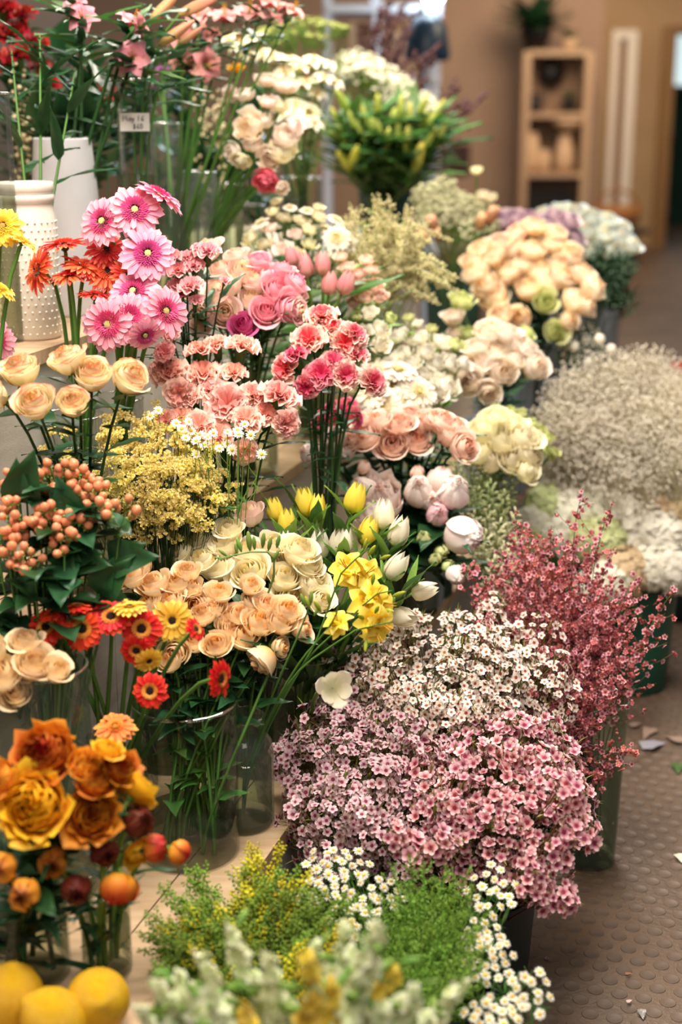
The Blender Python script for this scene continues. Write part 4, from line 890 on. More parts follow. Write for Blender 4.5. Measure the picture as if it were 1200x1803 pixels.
bunch('peony', PN, 2.80, [(548, 800, 28, 'v', (-.6, .3, .6)), (580, 795, 30, 'w', (0, .4, .8)), (606, 798, 20, 'o'), (640, 822, 16, 'a', (.2, .6, .6)), (590, 770, 26, 'v')], None, 'under the bicolor carnations', 'small peonies', b+up, kd=.4, look={'v': 'blush peony bloom', 'w': 'white peony bloom', 'o': 'ruffled blush peony', 'a': 'apricot peony bud'}, leaves=[(OV, 3, .07, .7, .96)], stem_mat=STEMD)
# ------- salmon and pale pink carnations, bicolor carnations
CS = {'s': two(carnation, SAL), 'p': two(carnation, PPC), 'b': two(carnation, BIC), 'd': two(carnation, BID)}
b = B(395, 740, 2.55, 0, .10); vase('glass_vase', b, .07, .32, 'tall clear glass vase of salmon carnation stems', mat=CLEARD)
cl_ = [(LND, 2, .09, .55, .9)]
bunch('carnation', CS['s'], 2.5, [(298, 660, 33, None, (-.3, .7, .6)), (316, 692, 27, None, (0, -.2, .8)), (355, 622, 32, None, (-.1, .9, .3)), (382, 610, 26), (425, 615, 33, None, (.2, .9, .3)), (358, 665, 37), (400, 714, 40, None, (.1, .3, .9)), (446, 700, 30), (490, 702, 37, None, (.3, .8, .45)), (432, 742, 30), (350, 752, 30), (320, 736, 26), (500, 746, 28, None, (.6, -.1, .7)), (336, 702, 26), (385, 770, 30), (430, 792, 24, None, (.4, -.4, .7)), (284, 650, 24), (375, 690, 28), (465, 730, 26), (295, 745, 26), (410, 660, 26)],
      'salmon pink carnation', 'behind the chamomile', 'salmon carnations', b+up, kd=.5, leaves=cl_, stem_mat=STEMD, bspread=.05, neck=.8, size_k=1.28)
b = B(340, 520, 2.62, 1, .06)
bunch('spray_carnation', CS['p'], 2.52, [(314, 480, 25), (336, 506, 25), (300, 455, 22), (342, 470, 22), (365, 446, 26), (318, 520, 18), (290, 620, 20), (345, 530, 14), (396, 495, 11), (330, 455, 18), (312, 505, 20), (350, 440, 16), (302, 590, 18)],
      'small pale pink carnation', 'beside the pink gerberas', 'pale pink spray carnations', b+up, kd=.3, leaves=[(LND, 4, .07, .5, .95)], stem_mat=STEMD, stem_r=.002, neck=.8, size_k=1.2)
b = B(560, 800, 2.62, 0, .12); vase('glass_vase', b, .06, .24, 'clear glass vase of dark bicolor carnation stems', mat=CLEARD)
bunch('carnation', CS, 2.58, [(565, 561, 32, 'b', (-.1, .8, .5)), (545, 599, 33, 'b', (-.2, .5, .8)), (606, 605, 31, 'b', (.2, .2, .8)), (622, 592, 28, 'b', (.5, .5, .5)), (505, 650, 31, 'b', (-.6, .1, .7)), (522, 630, 29, 'd', (-.3, .8, .4)), (565, 660, 30, 'd', (0, .3, .9)), (608, 662, 28, 'b', (.2, .2, .9)), (653, 673, 30, 'b', (.6, .2, .7)), (626, 628, 26, 'b'), (588, 640, 28, 'b'), (540, 680, 24, 'd', (-.1, -.3, .8)), (585, 580, 26, 'b')],
      None, 'above the small peonies', 'bicolor carnations', b+up, kd=.35, look={'b': 'blush carnation edged in pink', 'd': 'deep pink carnation with pale rims'}, leaves=cl_, stem_mat=STEMD, stem_r=.0026, bspread=.03, arch=.3, neck=.85, size_k=1.2)
HPD = petal('hot_pink_daisy', [(0, 'd94068'), (1, 'ee7a90')])
hpd = two(gerbera, HPD, fl_mat=PKF, eye_mat=STA, n=18, split=False, double=False)
bunch('pink_daisy', hpd, 2.74, [(598, 727, 28, None, (.2, .2, .9)), (630, 737, 24, None, (.8, .1, .5)), (576, 722, 22), (560, 740, 22), (612, 708, 22)], 'hot pink daisy', 'under the bicolor carnations', 'hot pink daisies', b+up, kd=.2, stem_r=.002)
# ------- pink roses, second step
RB = {'l': two(rose, LPK, n=15, open_=.5), 'm': two(rose, MPK, n=15, open_=.5), 'h': two(rose, HPK, n=15, open_=.4)}
b = B(430, 560, 2.75, 1, .08); vase('glass_vase', b, .07, .24, 'clear glass vase under the pink and cream roses')
bunch('rose', RB, 2.66, [(368, 442, 30, 'l', (-.3, .7, .5)), (362, 556, 36, 'l', (-.4, .1, .8)), (386, 520, 36, 'l'), (395, 552, 33, 'l', (.1, .1, .9)), (428, 482, 36, 'l', (.1, .6, .8)), (450, 502, 32, 'l'), (487, 515, 38, 'm', (.3, .5, .7)), (506, 545, 36, 'm', (.6, .1, .7)), (468, 550, 34, 'm', (.1, .3, .9)), (430, 574, 30, 'h', (-.2, .3, .9)), (497, 482, 30, 'm', (.2, .9, .3)), (455, 466, 30, 'm'), (416, 456, 28, 'l'), (518, 502, 30, 'm', (.6, .6, .3)), (405, 505, 30, 'l'), (515, 525, 30, 'l'), (445, 530, 32, 'l'), (470, 500, 30, 'm'), (390, 480, 28, 'l'), (520, 545, 26, 'l', (.8, -.1, .5))],
      None, 'over the salmon carnations', 'pink and cream roses', b+up, kd=.5, look={'l': 'blushed cream rose', 'm': 'soft pink rose', 'h': 'deep hot pink rose'}, leaves=[(OVG, 3, .07, .5, .9)], stem_mat=STEM)
# ------- pink tulips
TPp = {'v': two(tulip, TP)}
b = B(570, 560, 2.9, 1, .08); vase('glass_vase', b, .055, .2, 'clear glass vase of pink tulips behind the bicolor carnations')
bunch('tulip', TPp['v'], 2.85, [(540, 492, 26, None, (-.2, 1, .1)), (568, 486, 24, None, (0, 1, .1)), (528, 480, 24, None, (-.3, .95, .2)), (578, 522, 25, None, (.1, 1, .2)), (600, 520, 25, None, (.4, .9, .2)), (518, 470, 20, None, (-.3, 1, .1))], 'pink tulip', 'behind the pink roses', 'pink tulips', b+up, kd=.2, stem_r=.004, stem_mat=STEML, leaves=[(LV('tulip', GREEN), 4, .2, .3, .85)], neck=0, spread=.6)
# ------- lisianthus and white blooms of the middle
LI = {'p': [ranun(APR, s, 14, False) for s in (1, 2)], 'w': [ranun(WHT, s, 14, False) for s in (1, 2)], 'g': [ranun(GRW, s, 12, False, 0.0, .9, .8, .5) for s in (1, 2)]}
ll = {'p': 'small peach lisianthus', 'w': 'small white lisianthus', 'g': 'green lisianthus bud'}
b = B(640, 560, 3.0, 1, .1); vase('glass_vase', b, .06, .22, 'clear glass vase of peach lisianthus')
bunch('lisianthus', LI, 2.98, [(610, 470, 20, 'p'), (632, 482, 19, 'p'), (660, 502, 24, 'p'), (640, 522, 24, 'p'), (622, 532, 20, 'p'), (667, 522, 22, 'p'), (650, 552, 20, 'w'), (672, 580, 22, 'w'), (640, 585, 20, 'w'), (628, 558, 14, 'g'), (600, 452, 18, 'p'), (655, 475, 18, 'p'), (660, 545, 14, 'g'), (688, 560, 15, 'g'), (668, 605, 24, 'w'), (630, 500, 20, 'p'), (645, 458, 18, 'p')], None, 'beside the pink tulips', 'peach lisianthus', b+up, kd=.5, look=ll, leaves=[(OVL, 5, .05, .4, .95)], stem_mat=STEML, stem_r=.002)
b = B(730, 650, 3.08, 0, .12); vase('bucket', b, .075, .3, 'pale blue enamel bucket behind the white gerberas', solid=plain('pale_bucket', 'aab6c2', .45), r2=.085, cat='bucket')
bunch('lisianthus', LI, 3.08, [(700, 592, 24, 'w'), (732, 596, 26, 'w'), (692, 640, 26, 'w'), (722, 640, 26, 'w'), (750, 620, 24, 'w'), (775, 602, 28, 'w'), (792, 640, 26, 'w'), (762, 690, 32, 'w'), (786, 680, 34, 'w'), (802, 608, 20, 'g'), (745, 660, 26, 'w'), (712, 620, 20, 'w'), (770, 640, 24, 'w'), (760, 580, 16, 'g'), (720, 560, 15, 'g'), (815, 640, 22, 'w'), (730, 570, 18, 'w')], None, 'above the white gerberas', 'white lisianthus', b+up, kd=.5, look=ll, leaves=[(OVL, 5, .05, .5, .95)], stem_mat=STEML, stem_r=.002)
b = B(700, 740, 2.95, 0, .1); vase('glass_vase', b, .065, .28, 'clear glass vase of white gerberas')
bunch('gerbera_daisy', two(gerbera, WG, fl_mat=WGF, eye_mat=TAN, n=24, split=True, r_fl=.3), 2.92, [(692, 682, 44, None, (0, .5, .8)), (672, 716, 42, None, (-.2, .2, .95)), (722, 706, 42, None, (.2, .3, .9)), (738, 690, 38, None, (.4, .5, .7)), (660, 655, 40, None, (-.2, .6, .6)), (700, 652, 38, None, (.1, .8, .5)), (742, 730, 36), (655, 690, 36, None, (-.4, .4, .7))], 'white gerbera with tan eye', 'behind the apricot roses', 'white gerberas', b+up, kd=.4, stem_r=.004)
# ------- apricot roses
b = B(720, 800, 2.85, 0, .1); vase('glass_vase', b, .075, .26, 'clear glass vase under the apricot roses')
bunch('rose', two(rose, APR, n=18, open_=.4), 2.82, [(690, 785, 37, None, (0, .3, .9)), (732, 778, 35, None, (.1, .4, .9)), (742, 746, 33), (778, 747, 33), (702, 750, 33), (646, 772, 35, None, (-.4, .4, .7)), (665, 747, 31), (813, 788, 35, None, (.5, .2, .8)), (790, 770, 31), (624, 778, 28), (760, 742, 28), (720, 735, 28), (800, 755, 28), (640, 745, 26)], 'apricot rose', 'over the round peonies', 'apricot roses', b+up, kd=.5, leaves=[(OV, 4, .07, .55, .93), (OVG, 2, .05, .7, .95)], stem_mat=STEMD)
# ------- cream roses and small green white sprays
b = B(885, 800, 3.02, 0, .14); vase('bucket', b, .08, .28, 'dark bucket under the cream roses beside the stock', solid=plain('bucket_green', '2c4a3f', .45), r2=.09, cat='bucket')
bunch('rose', two(rose, CRM, n=13, split=False, near=False), 3.0, [(850, 762, 40), (882, 782, 42), (917, 776, 40), (902, 812, 38), (870, 742, 36), (926, 802, 36), (845, 800, 32), (900, 752, 34), (925, 830, 30), (862, 815, 32), (935, 775, 30)], 'cream rose', 'behind the green stock', 'cream roses by the stock', b+up, kd=.5, leaves=[(OVG, 3, .07, .6, .93)])
bunch('button_bloom', [ranun(GRW, s, 12, False, .1, .7, .6, .4) for s in (1, 2)], 3.12, [(870, 722, 17), (896, 722, 17), (916, 728, 17), (935, 744, 17), (951, 756, 16), (966, 770, 16), (951, 775, 16), (976, 796, 14), (960, 790, 15), (940, 768, 16), (880, 735, 14), (925, 755, 14), (970, 806, 11)], 'small greenish white bloom', 'beside the cream roses', 'greenish white button blooms', b+up, kd=.3, stem_r=.0016, leaves=[(OVL, 3, .04, .6, .95)])
b = B(885, 690, 3.2, 0, .15); vase('bucket', b, .08, .4, 'tall pale metal bucket of ivory roses', solid=plain('pale_bucket', 'aab6c2', .45), r2=.095, cat='bucket')
bunch('rose', two(rose, WR, n=16, split=True, near=False, open_=.3), 3.2, [(862, 588, 37, None, (-.1, .7, .6)), (906, 612, 36), (939, 646, 35, None, (.4, .3, .8)), (882, 656, 35, None, (.1, .2, .9)), (846, 642, 34), (826, 674, 34, None, (-.2, .1, .9)), (838, 616, 30), (892, 592, 30), (925, 618, 30), (870, 625, 30), (805, 660, 28), (860, 690, 28, None, (0, -.2, .9)), (905, 635, 28)], 'ivory rose', 'over the cream roses', 'ivory roses', b+up, kd=.55, leaves=[(OV, 5, .085, .5, .95)], stem_mat=STEMD)
GB = {'g': [rose(GRW, s, **FAR) for s in (1, 2)], 'w': [rose(WR, s, **FAR) for s in (1, 2)], 'p': [rose(FP, s, near=False, n=15, split=True, open_=.18) for s in (1, 2, 3)], 'a': [rose(APR, s, **FAR) for s in (1, 2)], 'l': [rose(LAV, s, **FAR) for s in (1, 2)], 'd': [rose(DYE, s, **FAR) for s in (1, 2)]}
b = B(800, 580, 3.35, 1, .1); vase('glass_vase', b, .06, .22, 'clear glass vase of green and white blooms behind the ivory roses')
bunch('green_rose', GB, 3.35, [(812, 532, 28, 'g'), (798, 560, 24, 'w'), (825, 590, 22, 'g'), (780, 640, 20, 'g'), (925, 592, 22, 'g'), (800, 590, 20, 'w'), (770, 610, 18, 'g')], None, 'behind the ivory roses', 'green and white roses', b+up, kd=.4, look={'g': 'pale green rose bloom', 'w': 'small white rose bloom'}, leaves=[(OVG, 3, .06, .6, .95)])
b = B(930, 560, 3.68, 0, .18); vase('bucket', b, .10, .46, 'tall grey bucket of large peach roses', solid=plain('grey_bucket', '6f7478', .45), r2=.12, cat='bucket')
bunch('rose', GB, 3.66, [(840, 482, 36, 'p'), (871, 526, 38, 'p'), (896, 482, 36, 'p'), (915, 470, 34, 'p'), (936, 446, 36, 'p'), (900, 442, 34, 'p'), (972, 432, 34, 'p'), (1000, 452, 36, 'p'), (985, 490, 36, 'p'), (1012, 534, 37, 'p'), (1041, 510, 34, 'p'), (950, 482, 36, 'p'), (930, 512, 34, 'p'), (960, 500, 34, 'p'), (872, 452, 34, 'p'), (848, 442, 30, 'p'), (915, 562, 32, 'p'), (882, 556, 30, 'p'), (1022, 486, 34, 'p'), (985, 470, 32, 'p'), (830, 462, 28, 'p'), (912, 412, 28, 'a'), (940, 402, 30, 'p'), (976, 416, 30, 'p'), (880, 430, 28, 'a'), (855, 505, 32, 'p'), (975, 584, 28, 'g', (.2, .1, .9)), (958, 534, 30, 'g', (.0, .3, .9)), (1000, 565, 24, 'p'), (1030, 540, 26, 'p')],
      None, 'beyond the ivory roses', 'large peach roses', b+up, kd=.6, jit=.35, size_k=.96, look={'p': 'large soft peach rose', 'a': 'small orange peach rose', 'g': 'round lime green rose'}, leaves=[(OV, 3, .09, .6, .95)], stem_mat=STEMD, bspread=.04)
bunch('rose', GB, 3.95, [(886, 392, 28, 'l'), (906, 386, 26, 'l'), (960, 396, 26, 'l'), (990, 406, 27, 'l'), (1002, 392, 24, 'l'), (862, 406, 24, 'l'), (1012, 420, 22, 'l'), (980, 385, 22, 'l'), (930, 385, 22, 'l')], None, 'beyond the peach roses', 'lavender roses', b+up, kd=.4, look={'l': 'dusty lavender rose'}, stem_mat=STEMD)
b = B(1050, 450, 4.25, 0, .18); vase('bucket', b, .10, .44, 'far grey bucket of white roses with blue rims', solid=plain('grey_bucket', '6f7478', .45), r2=.12, cat='bucket')
bunch('rose', GB, 4.2, [(958, 382, 27, 'd'), (985, 376, 27, 'd'), (1012, 378, 27, 'd'), (1040, 386, 27, 'd'), (1066, 392, 27, 'd'), (1030, 412, 28, 'd'), (1060, 416, 28, 'd'), (1086, 422, 28, 'd'), (1108, 434, 25, 'd'), (1092, 405, 25, 'd'), (1000, 402, 25, 'd'), (1035, 442, 26, 'd'), (1075, 446, 26, 'd'), (1050, 392, 25, 'd'), (1090, 445, 22, 'd'), (1015, 440, 24, 'd')], None, 'farthest up the aisle', 'white roses with blue rims', b+up, kd=.6, look={'d': 'white rose with bluish petal rims'}, leaves=[(OV, 4, .09, .5, .92)], stem_mat=STEMD, bspread=.05)
DRYM = petal('dried_filler', [(0, 'c9bfa0'), (1, 'e2d8bd')], trans=.1)

# ------- top step: white ranunculus, freesia, lily buds, fillers
b = B(352, 380, 3.2, 2, .0, .05); vase('glass_vase', b, .042, .27, 'straight glass vase of arching white ranunculus stems', mat=FROST)
RW = {'w': [ranun(WR, s, 16, False, .2, .8, .7, .4) for s in (1, 2, 3)], 'p': [ranun(PEO, s, 16, False, .2, .8, .7, .4) for s in (1, 2)], 'y': [ranun(CRM, s, 16, False) for s in (1, 2)], 'h': [ranun(HPD, s, 18, False) for s in (1,)], 'o': [ranun(RAY, s, 12, False) for s in (1,)]}
bunch('ranunculus', RW, 3.15, [(430, 168, 27, 'w'), (408, 168, 22, 'p', (-.4, .2, .8)), (468, 142, 28, 'w'), (502, 152, 32, 'w'), (490, 187, 26, 'y'), (474, 180, 24, 'p'), (440, 224, 38, 'w', (-.3, .1, .9)), (460, 214, 28, 'w'), (502, 242, 34, 'w'), (494, 268, 36, 'y'), (476, 276, 32, 'w', (-.1, -.2, .9)), (412, 268, 24, 'w', (-.6, -.3, .6)), (425, 282, 22, 'y', (-.2, -.7, .5)), (470, 316, 32, 'h', (-.1, -.7, .5)), (496, 330, 18, 'w', (.4, -.6, .5)), (518, 220, 26, 'p', (.6, .2, .6)), (415, 120, 20, 'o', (0, .7, .3)), (445, 255, 26, 'w')], None, 'over the glass vases', 'white ranunculus', b+up, kd=.2, look={'w': 'white ranunculus', 'p': 'pale pink ranunculus', 'y': 'cream ranunculus', 'h': 'hot pink ranunculus drooping low', 'o': 'single yellow ranunculus bud'}, stem_mat=STEM, stem_r=.0026, arch=.6)
b = B(530, 300, 3.7, 2, .02); vase('glass_vase', b, .06, .22, 'clear glass vase behind the white ranunculus')
SF = {'w': [star(FW_, STA, s, l=.9, w=.32, up=.55, split=False) for s in (1, 2)]}
SFL = [(530, 110, 34), (552, 102, 30), (500, 122, 30), (572, 132, 26), (520, 182, 36), (546, 192, 32), (592, 142, 24), (422, 72, 34), (442, 62, 30), (480, 96, 30), (460, 90, 28), (505, 195, 32), (400, 62, 26), (430, 92, 28), (540, 140, 28), (560, 160, 26), (525, 205, 28), (555, 215, 22), (510, 100, 24), (580, 110, 22)]
bunch('white_freesia', SF['w'], 3.65, SFL, 'white freesia bloom', 'behind the white ranunculus', 'white freesias', b+up, kd=.2, stem_r=.0018, leaves=[(LN, 3, .09, .5, .95)], stem_mat=STEM)
LB = [('bud', mesh('bud', lily_bud(LBG), LBG), tr(0, 0, -1.3), None)]; LBy = [('bud', mesh('bud', lily_bud(YG, R=.45), petal('lily_bud_yellow', [(0, 'a9b04a'), (1, 'e0d25a')])), tr(0, 0, -1.3), None)]
LPB = [('bud', mesh('bud', lily_bud(LBP, 2.9, .36), LBP), tr(0, 0, -1.4), None)]
b = B(680, 330, 4.4, 2, .02); vase('bucket', b, .09, .2, 'dark bucket of green lily buds', solid=plain('bucket_green', '2c4a3f', .45), r2=.10, cat='bucket')
LL = [(605, 182, 22), (640, 206, 20), (664, 190, 20), (690, 214, 20), (720, 206, 20), (742, 190, 19), (760, 212, 20), (772, 196, 18), (600, 236, 18), (634, 232, 18), (680, 250, 20), (716, 246, 20), (745, 216, 18), (736, 278, 22, 'y', (.25, 1, .3)), (605, 284, 18, 'y', (-.5, .6, .5)), (622, 276, 18, 'y', (.3, .7, .6)), (700, 236, 18), (655, 226, 18), (776, 236, 18), (582, 232, 16), (620, 215, 16), (668, 232, 18), (755, 245, 18), (705, 190, 18), (590, 205, 15)]
for h in range(len(LL)):
    if len(LL[h]) == 3: LL[h] = LL[h]+('g', ((LL[h][0]-680)/150+rnd.uniform(-.2, .2), .9, .35+rnd.uniform(-.2, .4)))
bunch('lily', {'g': LB, 'y': LBy}, 4.35, LL, None, 'beside the budded twigs', 'lily buds', b+up, kd=.35, look={'g': 'green lily bud', 'y': 'yellowing lily bud'}, stem_r=.004, size_k=.98, lift=.25, leaves=[(LV('lance', DARK), 4, .19, .35, .92), (LV('lance', GREEN), 9, .19, .5, 1.0)], stem_mat=STEM, neck=1.2, spread=.8)
# alstroemeria in the white vase
bwv = np.array(spot(2.84, .76, .98)); bwv = B(114, 330, 2.9, 2, 0.0, .09)
cb = np.array([P(114, 330, 2.92)[0], P(114, 330, 2.92)[1], .98]); cb[0] = min(cb[0], edge_x(cb[1], .58+.10))
vase('white_vase', cb, .088, .355, 'tall white vase tapering upwards, behind the hobnail jar', solid=plain('white_glaze', 'cdccd0', .35, c2='bfbcbd', nscale=3), prof=[(.084, 0), (.0865, .008), (.0585, .352), (.0575, .356), (.055, .352), (.060, .22)], rim=False)
AL = two(star, ALS, center=STA, l=1.0, w=.40, up=.62, throat=.8)
bunch('alstroemeria', AL, 2.80, [(142, 22, 34, None, (0, .3, .9)), (240, 25, 38, None, (.5, .7, .4)), (232, 98, 38, None, (.1, -.1, .9)), (128, -8, 30, None, (-.2, .6, .5)), (255, 45, 26, None, (.9, -.1, .3))], 'pink freckled alstroemeria bloom', 'above the white vase', 'pink alstroemerias', cb+np.array([0, 0, .03]), kd=0, leaves=[(LV('lance', DARK), 7, .13, .62, .99), (LV('lance', GREEN), 4, .12, .72, .99)], stem_mat=STEMD, stem_r=.004, arch=.4, djit=.04, spread=.9)
for i in range(9):
    p = P(52+i*19+rnd.uniform(-10, 10), rnd.uniform(50, 190), 3.0+rnd.uniform(-.03, .08)); spike('foliage_branch', p, cb+np.array([0, 0, .03]), .05, .002, .006, 5, ball(1, 5, 3), [DARK], 'dark leafy branch standing in the white vase', 'dark leafy branches in the white vase', STEMD, fsize=.004, stem_r=.003, leaf=LV('oval' if i % 3 == 0 else 'lance', DARK), leafn=11, leaf_len=.11)
b = B(240, 300, 3.1, 2, 0.02, .05)
tv = B(242, 330, 2.9, 2, 0, .04)
vt = vase('glass_vase', tv, .036, .47, 'tall slim glass cylinder with a handwritten price tag')
TAGM = plain('paper_tag', 'e9e6e0', .6); INK = plain('ink', '1a1a1c', .6)
w_, h_ = .060, .036; r1_ = P(237, 215, 1)-CAM; tc_ = CAM+r1_*((tv[1]-.038)/r1_[1]); tf = unit(CAM-tc_); tf[2] = 0; tf = unit(tf); tx = np.cross([0, 0, 1], tf); TM = np.eye(4); TM[:3, :3] = np.stack([tx, [0, 0, 1], tf], 1); TM[:3, 3] = tc_
def bow(g, k=12): g.V[:, 2] -= k*g.V[:, 0]**2*.5; return g
tg = surf(lambda u, v: (u*w_/2, (v-.5)*h_, 0*u), 9, 3); tg = bow(tg)
tago = add('price_tag', mesh('price_tag', tg, TAGM), vt, TM, 'white paper price tag')
def stroke_text(strokes, s, ox, oy):
    gs = []
    for st_ in strokes:
        q = np.array([(ox+x*s, oy+y*s, .0009) for x, y in st_]); q[:, 2] -= 6*q[:, 0]**2; gs.append(tube(q, .00075, 4))
    return gs
GL = {'M': [[(0, 0), (.15, 1), (.4, .3), (.65, 1), (.8, 0)]], 'a': [[(.5, .5), (.2, .6), (.05, .25), (.25, 0), (.5, .2), (.5, .6), (.55, 0)]], 'y': [[(0, .6), (.2, .1), (.5, .6)], [(.5, .6), (.3, -.1), (.05, -.35)]], '1': [[(.2, 0), (.25, 1)]], '6': [[(.5, 1), (.15, .5), (.15, .1), (.4, 0), (.5, .3), (.2, .4)]], '$': [[(.5, .85), (.15, .8), (.15, .5), (.45, .4), (.45, .1), (.05, .1)], [(.3, 1), (.3, -.1)]], '0': [[(.3, 1), (.05, .6), (.1, .1), (.35, 0), (.5, .4), (.3, 1)]]}
def write(txt, x, y, s):
    gs = []
    for ch in txt:
        if ch in GL: gs += stroke_text(GL[ch], s, x, y)
        x += s*(1.0 if ch == 'M' else .45 if ch == ' ' else .68)
    return gs
add('handwriting', mesh('handwriting', join(write('May 16', -.024, .002, .0105)+write('$60', -.004, -.0135, .0105)), INK), tago, TM)
v2 = B(297, 330, 3.2, 2, 0, .04); vase('glass_vase', v2, .036, .38, 'slim glass cylinder of pink stems beside the price tag', mat=CLEARD)
AL2 = [(370, 115, 30, None, (.5, -.3, .7)), (312, 96, 24), (336, 45, 30, None, (-.2, .3, .8)), (346, 15, 28), (395, 14, 30), (440, 8, 30), (490, 10, 28, None, (.4, .3, .7)), (520, 8, 26), (310, 60, 24), (362, 52, 26), (330, 110, 20), (470, -8, 24)]
PKD = petal('dusty_pink_petal', [(0, 'e0938f'), (1, 'eea8a2')])
bunch('alstroemeria', [star(PKD, STA, s, l=.95, w=.4, up=.6, throat=.7) for s in (1, 2)], 3.1, AL2, 'dusty pink alstroemeria bloom', 'above the slim cylinders', 'dusty pink alstroemerias', v2+up, kd=0, size_k=1.2, leaves=[(LV('lance', DARK), 6, .09, .72, .98)], stem_mat=STEM, stem_r=.003, arch=.25, djit=.06)
bunch('lily', LPB, 2.86, [(310, 58, 26, None, (.85, .5, .2)), (350, 10, 28, None, (.9, .35, .1)), (290, 12, 26, None, (.7, .7, 0)), (335, 62, 18, None, (.8, .5, .1))], 'blushed green lily bud', 'among the pink alstroemerias', 'blushed lily buds', tv+up, kd=0, leaves=[(LV('lance', DARK), 5, .12, .6, .95)], stem_mat=STEM, neck=1.3)
# more glass on the top step
for px, d, r, hh, lab in ((405, 3.55, .034, .23, 'narrow glass cylinder under the drooping ranunculus'), (-2, 2.55, .03, .44, 'tall clear glass cylinder cut by the picture edge'), (520, 3.95, .034, .28, 'small clear glass vase behind the cream asters'), (440, 3.7, .04, .17, 'low glass vase behind the narrow cylinder')):
    p = P(px, 340, d); vase('glass_vase', np.array([p[0], p[1], .98]) if edge_x(p[1], 0)-p[0] > .60 else np.array([edge_x(p[1], .58+r+.01), p[1], .98]), r, hh, lab, mat=CLEARD if px == 405 else CLEAR)
# hobnail jar
hj = np.array([P(50, 450, 2.63)[0], P(50, 450, 2.63)[1], .98]); hj[0] = min(hj[0], edge_x(hj[1], .58+.055)); MILK = plain('milk_glass', 'e3dccf', .25, spec=.6)
e = vase('hobnail_jar', hj, .054, .285, 'white milk glass jar covered in rows of small knobs', solid=MILK, prof=[(.050, 0), (.054, .006), (.054, .225), (.049, .24), (.049, .248), (.053, .252), (.053, .262), (.050, .265), (.053, .268), (.053, .282), (.051, .285), (.047, .282), (.047, .2)], rim=False, cat='jar')
kb = ball(.0024, 6, 4); add('knobs', mesh('knobs', inst(kb, [tr(hj[0]+.054*math.cos(a), hj[1]+.054*math.sin(a), hj[2]+.012+k*.0135) for k in range(16) for a in (np.arange(26)+.5*(k % 2))*2*pi/26]), MILK), e)
for hx, hy, tx_, ty_ in ((72, 305, 132, 120), (62, 300, 20, 90), (80, 300, 70, 60)):
    tp = P(tx_, ty_, 2.7); spike('alstroemeria', tp, hj+np.array([(hx-50)*.0007, 0, .02]), .05, .002, .002, 4, ball(1, 5, 3), [DARK], f'green leafy stem standing in the hobnail jar, leaning '+('inward' if tx_ == 132 else 'to the picture edge' if tx_ == 20 else 'upright'), None, STEM, fsize=.004, stem_r=.0042, leaf=LV('lance', DARK), leafn=5, leaf_len=.12)
# red flowers, purple and dark foliage filling the back of the top step
b = B(30, 200, 3.3, 2, 0.0)
bunch('red_bloom', [carnation(REDD, s, 18) for s in (1, 2)], 3.25, [(22, 62, 40), (32, 102, 38), (60, 80, 34), (8, 115, 36), (70, 120, 26), (40, 30, 34), (190, 165, 26), (90, 150, 22), (5, 20, 36)], 'dark red bloom', 'behind the white vase', 'dark red blooms', b+up, kd=0, leaves=[(LV('lance', DARK), 4, .12, .4, .95)], stem_mat=STEMD, djit=.08)
PUR = petal('purple_petal', [(0, '6f2d62'), (1, '94508a')])
bunch('carnation', [carnation(PUR, s, 18) for s in (1,)], 3.4, [(287, 128, 18), (275, 150, 15)], 'purple bloom', 'behind the slim cylinder', 'purple blooms', v2+up, kd=0)
BER = plain('cream_berry', 'd8c79c', .4)
b = B(390, 200, 3.75, 2, .0)
brg = ball(1, 8, 5); brm = mesh('berry', brg, BER)
for i in range(10):
    p = P(rnd.uniform(335, 400), rnd.uniform(140, 260), 3.7+rnd.uniform(-.05, .1)); spike('snowberry_sprig', p, b+up, .14, .004, .012, 12, brg, [BER], 'twig of small cream berries behind the glass cylinders', 'cream berry twigs', STEMD, fsize=.0065, stem_r=.0016, leaf=LV('oval', DARK), leafn=7, leaf_len=.06, fobj=brm, nobj=6)
for i in range(9):
    p = P(rnd.uniform(18, 70), rnd.uniform(95, 260), 3.15+rnd.uniform(-.05, .1)); spike('berry_sprig', p, B(40, 300, 3.2, 2, 0)+up, .16, .004, .014, 10, brg, [BER], 'twig of small cream berries beside the dark red blooms', 'cream berry twigs by the red blooms', STEMB, fsize=.006, stem_r=.0016, leaf=LV('lance', DARK), leafn=4, leaf_len=.08, fobj=brm, nobj=6)
for i in range(16):
    x = 20+i*27; b = B(x, 300, 3.3+.0014*x+.06*(i % 3), 2, 0, .1); p = P(x+rnd.uniform(-15, 15), rnd.uniform(40, 210) if x < 330 else rnd.uniform(130, 250), 3.35+.0014*x+.08*(i % 3))
    spike('foliage_branch', p, b+up, .05, .002, .006, 5, ball(1, 5, 3), [DARK], 'dark leafy branch at the back of the top step', 'dark leafy branches', STEMD, fsize=.004, stem_r=.0025, leaf=LV('oval' if i % 2 else 'lance', DARK), leafn=16, leaf_len=.12)
for i in range(12):
    x = 265+i*17; b = B(x, 420, 3.3+.0012*x, 2, 0, .08); p = P(x+rnd.uniform(-10, 10), rnd.uniform(230, 360), 3.45+.0012*x)
    spike('foliage_branch', p, b+up, .05, .002, .006, 5, ball(1, 5, 3), [DARK], 'low dark leafy branch behind the glass cylinders', 'low dark leafy branches', STEMD, fsize=.004, stem_r=.0025, leaf=LV('oval' if i % 2 else 'lance', DARK), leafn=14, leaf_len=.11)
